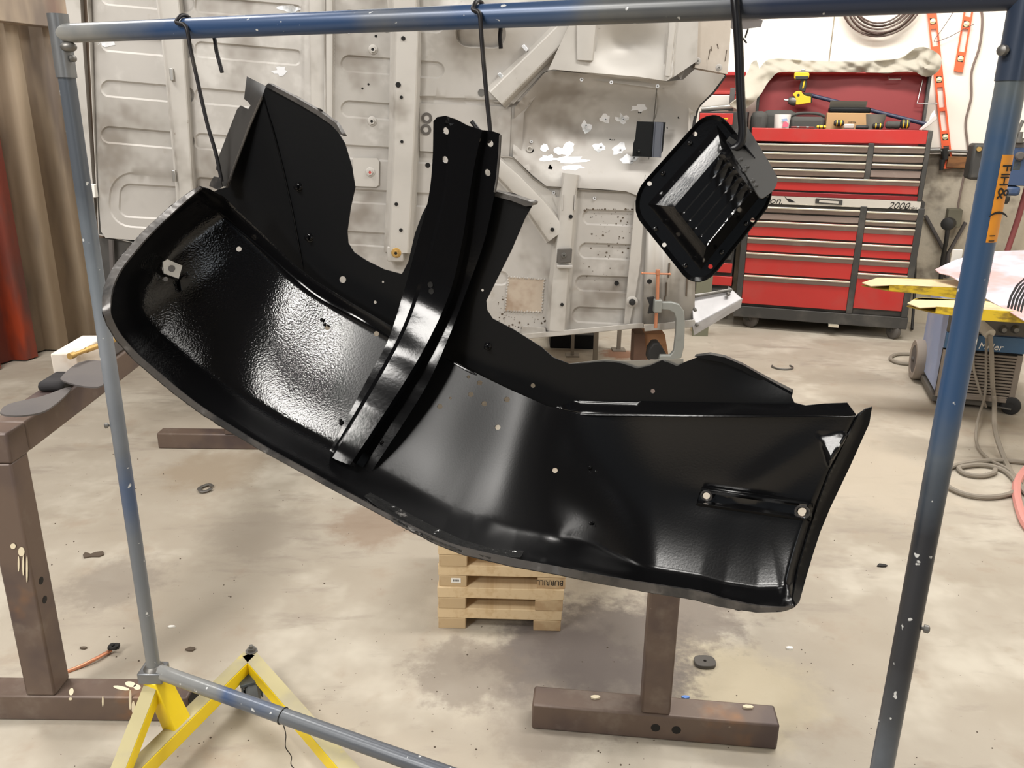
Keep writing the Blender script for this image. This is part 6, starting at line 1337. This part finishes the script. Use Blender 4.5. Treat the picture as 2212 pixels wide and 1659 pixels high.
hood = thing('car_hood', at_z(2150, 660, ZK), 'white and pinkish primed car hood with louvre slots, lying on the fork tines', 'car hood')
sheet('hood_skin', ho, hood_fn, HOODM, hood, holes=slots, step=9, thick=.004, smooth=70)
sheet('slot_back', [(2168, 600), (2260, 590), (2260, 690), (2212, 690), (2168, 664)], lambda x, y: hood_fn(x, y) + rays(x, y) * .012, DARKIN, hood, step=20, thick=.002)
m = MB(); m.box(at_y(2066, 556, 4.75), (.05, .02, .09)); tag(obj('paper_tag', m, WHITE), 'small white card standing behind the tip of the hood', 'card')
# ================================================================== welder on wheels
wb = at_z(2196, 896); wa = wb - E1 * .42; WP = wall_plane(wa, wb); WD = nrm(wb - wa); WN = WP.n; WX = np.array([WD, WN, (0, 0, 1)])
wz = lambda x, y: WP.pt(x, y)[2]; wu = lambda x, y: np.dot(WP.pt(x, y) - wa, WD)
LBLUE = mk('dusty light blue', srgb(142, 156, 190), .6, var=[(srgb(166, 172, 192), 3, .5, .7, .7)]); DBLUE = mk('welder blue', srgb(58, 92, 126), .5, var=[(srgb(86, 112, 138), 5, .5, .75, .6)])
GRL = mk('grey grille', srgb(128, 118, 108), .7); DGR = mk('dark panel', srgb(84, 80, 74), .6)
wd = thing('welder', (wa + wb) / 2, 'dusty blue wheeled welding machine with a louvred front, below the fork tines', 'welder')
u0, u1 = wu(2030, 800), wu(2213, 760); zlo, zhi = wz(2196, 868), wz(2120, 683); WDEP = .62
def wbx(mb, a, b, z0, z1, d0, d1): c = wa + WD * (a + b) / 2 + WN * (d0 + d1) / 2; return mb.box(A3(c[0], c[1], (z0 + z1) / 2), (b - a, d1 - d0, z1 - z0), WX)
m = MB(); wbx(m, u0, u1, zlo, zhi + .04, -WDEP, -.02); obj('case', m, LBLUE, wd, bev=.012)
m = MB(); wbx(m, u0, u1, wz(2180, 727), zhi, -.02, -.004); pnl = obj('control_panel', m, DGR, wd, bev=.004)
m = MB(); wbx(m, u0 + .0, u1, wz(2180, 763), wz(2180, 729), -.02, .002); bnd = obj('blue_band', m, DBLUE, wd, bev=.003)
label_text('lettering', 'Miller', .052, WP.pt(2112, 753, .004), WD, A3(0, 0, 1), WHITE, bnd, shear=.2)
m = MB(); wbx(m, u0, u1 - .0, zlo, wz(2180, 765), -.03, -.012); gp = obj('grille_panel', m, DARKIN, wd)
zt0, zt1 = wz(2180, 767), zlo + .01; n_ = 14
for k in range(n_):
    z = zt0 - (zt0 - zt1) * (k + .5) / n_; m = MB(); wbx(m, u0 + .01, u1 - .02, z - .0085, z + .003, -.016, .004); obj('slat', m, GRL, gp, bev=.003)
for a_, b_ in ((u0, u0 + .02), (u1 - .03, u1)): m = MB(); wbx(m, a_, b_, zlo, zt0, -.014, .006); obj('grille_frame', m, GRL, gp, bev=.003)
m = MB(); wbx(m, u0, u1, zlo - .012, zlo + .012, -.014, .008); obj('grille_frame', m, GRL, gp, bev=.003)
for px in (2167, 2193): m = MB(); m.lathe(WP.pt(px, 711, -.004), WN, [(.022, 0), (.022, .012), (.012, .03)], 12); obj('knob', m, DULL, pnl)
m = MB(); m.tube([WP.pt(2116, 701, -.01), WP.pt(2139, 722, .07)], .030, 14); hs2 = obj('gun_holder', m, mk('pale tube', srgb(190, 184, 172), .5), wd)
m = MB(); wbx(m, u0 - .01, u1 + .01, zlo - .05, zlo - .014, -WDEP, -.02); obj('undercarriage', m, DGR, wd, bev=.004)
wl_ = at_z(1978, 819)
ax_ = nrm(WD * 1.0 + WN * .0); RW = .125; c = A3(wl_[0], wl_[1], RW)
cback = wa + WD * (u0 - .05) - WN * WDEP * .62; c = A3(cback[0], cback[1], RW)
wc_ = at_z(1978, 818); c = A3(wc_[0], wc_[1], RW)
wax = nrm(A3(1, -.28, 0)); TYRE = mk('dusty tyre', srgb(146, 136, 126), .85)
m = MB(); m.lathe(c - wax * .035, wax, [(.05, .014), (.085, .010), (.088, .002), (RW * .94, 0), (RW, .014), (RW, .056), (RW * .94, .07), (.05, .07)], 28); ww = obj('wheel', m, TYRE, wd)
m = MB(); m.lathe(c - wax * .030, wax, [(.086, .0), (.06, .008), (.02, .012), (.014, -.012), (.004, -.016)], 20); obj('hub', m, GREYPLATE, ww)
m = MB(); m.tube([c, c + wax * .5], .012, 8); obj('axle', m, DULL, wd)
m = MB(); c2_ = c + wax * .46; m.lathe(c2_, wax, [(.05, 0), (RW, .01), (RW, .06), (.05, .07)], 24); obj('wheel', m, TYRE, wd)
for px, py in ((2166, 892),):
    f = at_z(px, py); castor(A3(f[0], f[1], zlo - .03), nrm(WD * .8 + WN * .3), wd, r=.05, w=.03, mw=BLACKRUB, mf=DULL)
f2_ = wa + WD * (u0 + .1) - WN * .08; castor(A3(f2_[0], f2_[1], zlo - .03), nrm(WD + WN * .2), wd, r=.05, w=.03, mw=BLACKRUB, mf=DULL)
# cables
CABM = mk('dusty grey cable', srgb(136, 128, 116), .75)
def cable(name, pts, r, label, cat='cable', mat=CABM, n=6, w=8):
    m = MB(); m.tube(list(cr(pts, n)), r, w); return tag(obj(name, m, mat), label, cat)
g0 = WP.pt(2139, 724, .075); zf = .014
cable('welding_cable', [g0, WP.pt(2142, 770, .10), WP.pt(2144, 830, .10), WP.pt(2148, 870, .12), at_z(2150, 930, .10), at_z(2172, 996, zf), at_z(2204, 1050, zf), at_z(2240, 1090, zf)], .012, 'thick grey welding lead hanging from the holder and running off along the floor')
cable('welding_cable', [WP.pt(2132, 716, .06), WP.pt(2130, 770, .06), WP.pt(2128, 850, .06), at_z(2112, 910, .04), at_z(2110, 958, zf), at_z(2134, 990, zf), at_z(2180, 1015, zf), at_z(2206, 1045, zf)], .007, 'thin grey lead hanging in front of the louvres and curving over the floor')
cable('welding_cable', [WP.pt(2112, 720, .05), WP.pt(2102, 780, .05), WP.pt(2112, 830, .05), WP.pt(2130, 880, .05)], .007, 'grey lead looping down the left part of the louvred front', n=6)
lp = [at_z(1106 + 0 * 0 + x, y, zf) for x, y in ((1110, 1000), (1010, 994), (950, 1004), (925, 1024), (940, 1050), (980, 1068), (1030, 1075), (1070, 1070), (1094, 1056))]
lp = [at_z(x, y, zf) for x, y in ((2230, 1000), (2150, 994), (2090, 1000), (2052, 1010), (2036, 1024), (2042, 1046), (2080, 1066), (2130, 1074), (2178, 1068), (2197, 1054), (2186, 1030), (2160, 1012), (2120, 1004), (2078, 1008), (2072, 1014), (2088, 1024), (2120, 1028), (2146, 1022), (2150, 1014))]
cable('coiled_lead', lp, .011, 'grey lead lying in wide loops on the floor right of the rack post')
rr_ = at_z(1945, 776, .012); rl = [at_z(x, y, .012) for x, y in ((1975, 765), (1940, 765), (1924, 772), (1930, 780), (1950, 785), (1990, 787))]
cable('lead_end', rl, .012, 'loop of grey lead on the floor behind the welder wheel')
PINK = mk('pink hose', srgb(206, 140, 132), .6)
cable('pink_hose', [at_z(x, y, .014) for x, y in ((2218, 1012), (2200, 1036), (2196, 1060), (2200, 1090), (2214, 1130), (2240, 1160))], .018, 'pink hose curving at the right edge of the floor', 'hose', PINK)
# ================================================================== G clamp on the end of the body
GC = Plane(A3(0, YB - .13, 0), (0, 1, 0)); CIRON = mk('grey cast iron', srgb(142, 144, 140), .5, .3, var=[(srgb(116, 118, 114), 6, .5, .7, .7)])
gcl = thing('g_clamp', GC.pt(1440, 700), 'grey G clamp with a copper screw gripping the end of the car body', 'clamp')
fr2 = [(1413, 653), (1452, 653), (1468, 658), (1478, 672), (1480, 700), (1478, 750), (1472, 774), (1440, 779), (1424, 779), (1426, 768), (1448, 768), (1456, 758), (1460, 720), (1461, 690), (1456, 676), (1444, 670), (1413, 668)]
m = MB(); m.prism([GC.pt(x, y, 0) for x, y in fr2], A3(0, .03, 0)); obj('frame', m, CIRON, gcl, bev=.004)
m = MB(); m.box(GC.pt(1420, 660, -.015), (.036, .05, .06)); obj('screw_boss', m, CIRON, gcl, bev=.004)
m = MB(); m.tube([GC.pt(1421, 586, -.015), GC.pt(1420, 650, -.015), GC.pt(1416, 708, -.015)], .0085, 12); sc_ = obj('screw', m, COPPER, gcl)
m = MB(); m.tube([GC.pt(1387, 590, -.015), GC.pt(1447, 592, -.015)], .0042, 8); m.ball(GC.pt(1387, 590, -.015), .006, 8, 6); m.ball(GC.pt(1447, 592, -.015), .006, 8, 6); obj('tommy_bar', m, COPPER, sc_)
m = MB(); m.box(GC.pt(1421, 588, -.015), (.018, .02, .026)); obj('screw_head', m, COPPER, sc_, bev=.003)
m = MB(); m.prism([GC.pt(1398, 644, -.03), GC.pt(1414, 642, -.03), GC.pt(1414, 675, -.03), GC.pt(1400, 678, -.03), GC.pt(1404, 660, -.03)], A3(0, .02, 0)); tag(obj('rubber_shim', m, BLACKRUB), 'bent black rubber shim behind the clamp boss', 'shim')
m = MB(); m.prism([at_y(x, y, YB - .06) for x, y in ((1399, 778), (1402, 756), (1412, 742), (1424, 741), (1432, 752), (1442, 770), (1442, 778))], A3(0, .08, 0)); 
wdg = obj('rubber_wedge', m, BLACKRUB, bev=.006); tag(wdg, 'black rubber wedge beside the clamp on the trestle end', 'wedge')
m = MB(); wq = [at_y(x, y, YB + .12) for x, y in ((1392, 722), (1436, 722), (1448, 790), (1396, 790))]; m.prism(wq, A3(0, .12, 0)); ct = thing('wooden_prop', at_y(1415, 790, YB + .12), 'brown wooden prop standing under the edge of the car body by the clamp', 'prop'); obj('front_board', m, mk('brown board', srgb(158, 116, 84), .7), ct)
m = MB(); m.prism([at_y(x, y, YB + .10) for x, y in ((1371, 722), (1393, 722), (1397, 790), (1368, 790))], A3(0, .12, 0)); obj('side_board', m, mk('shaded brown board', srgb(104, 78, 64), .7), ct)  # side painted in a darker copy of the brown, as if shaded
# wood block and olive board behind the tail tray
a = at_z(1500, 722); m = MB(); m.box(at_z(1514, 722) + A3(0, .06, .05), (.11, .12, .10)); tag(obj('wood_block', m, mk('pale block', srgb(196, 184, 150), .8), bev=.004), 'pale wooden block on the floor under the tail tray', 'block')
oa, ob = at_y(1506, 600, 5.9), at_y(1541, 590, 5.9); m = MB(); m.prism([oa, ob, A3(ob[0], 5.9, 0), A3(oa[0], 5.9, 0)], A3(0, .03, 0)); tag(obj('olive_board', m, mk('olive board', srgb(118, 118, 100), .8)), 'olive grey board seen between the car body and the red cabinet', 'board')
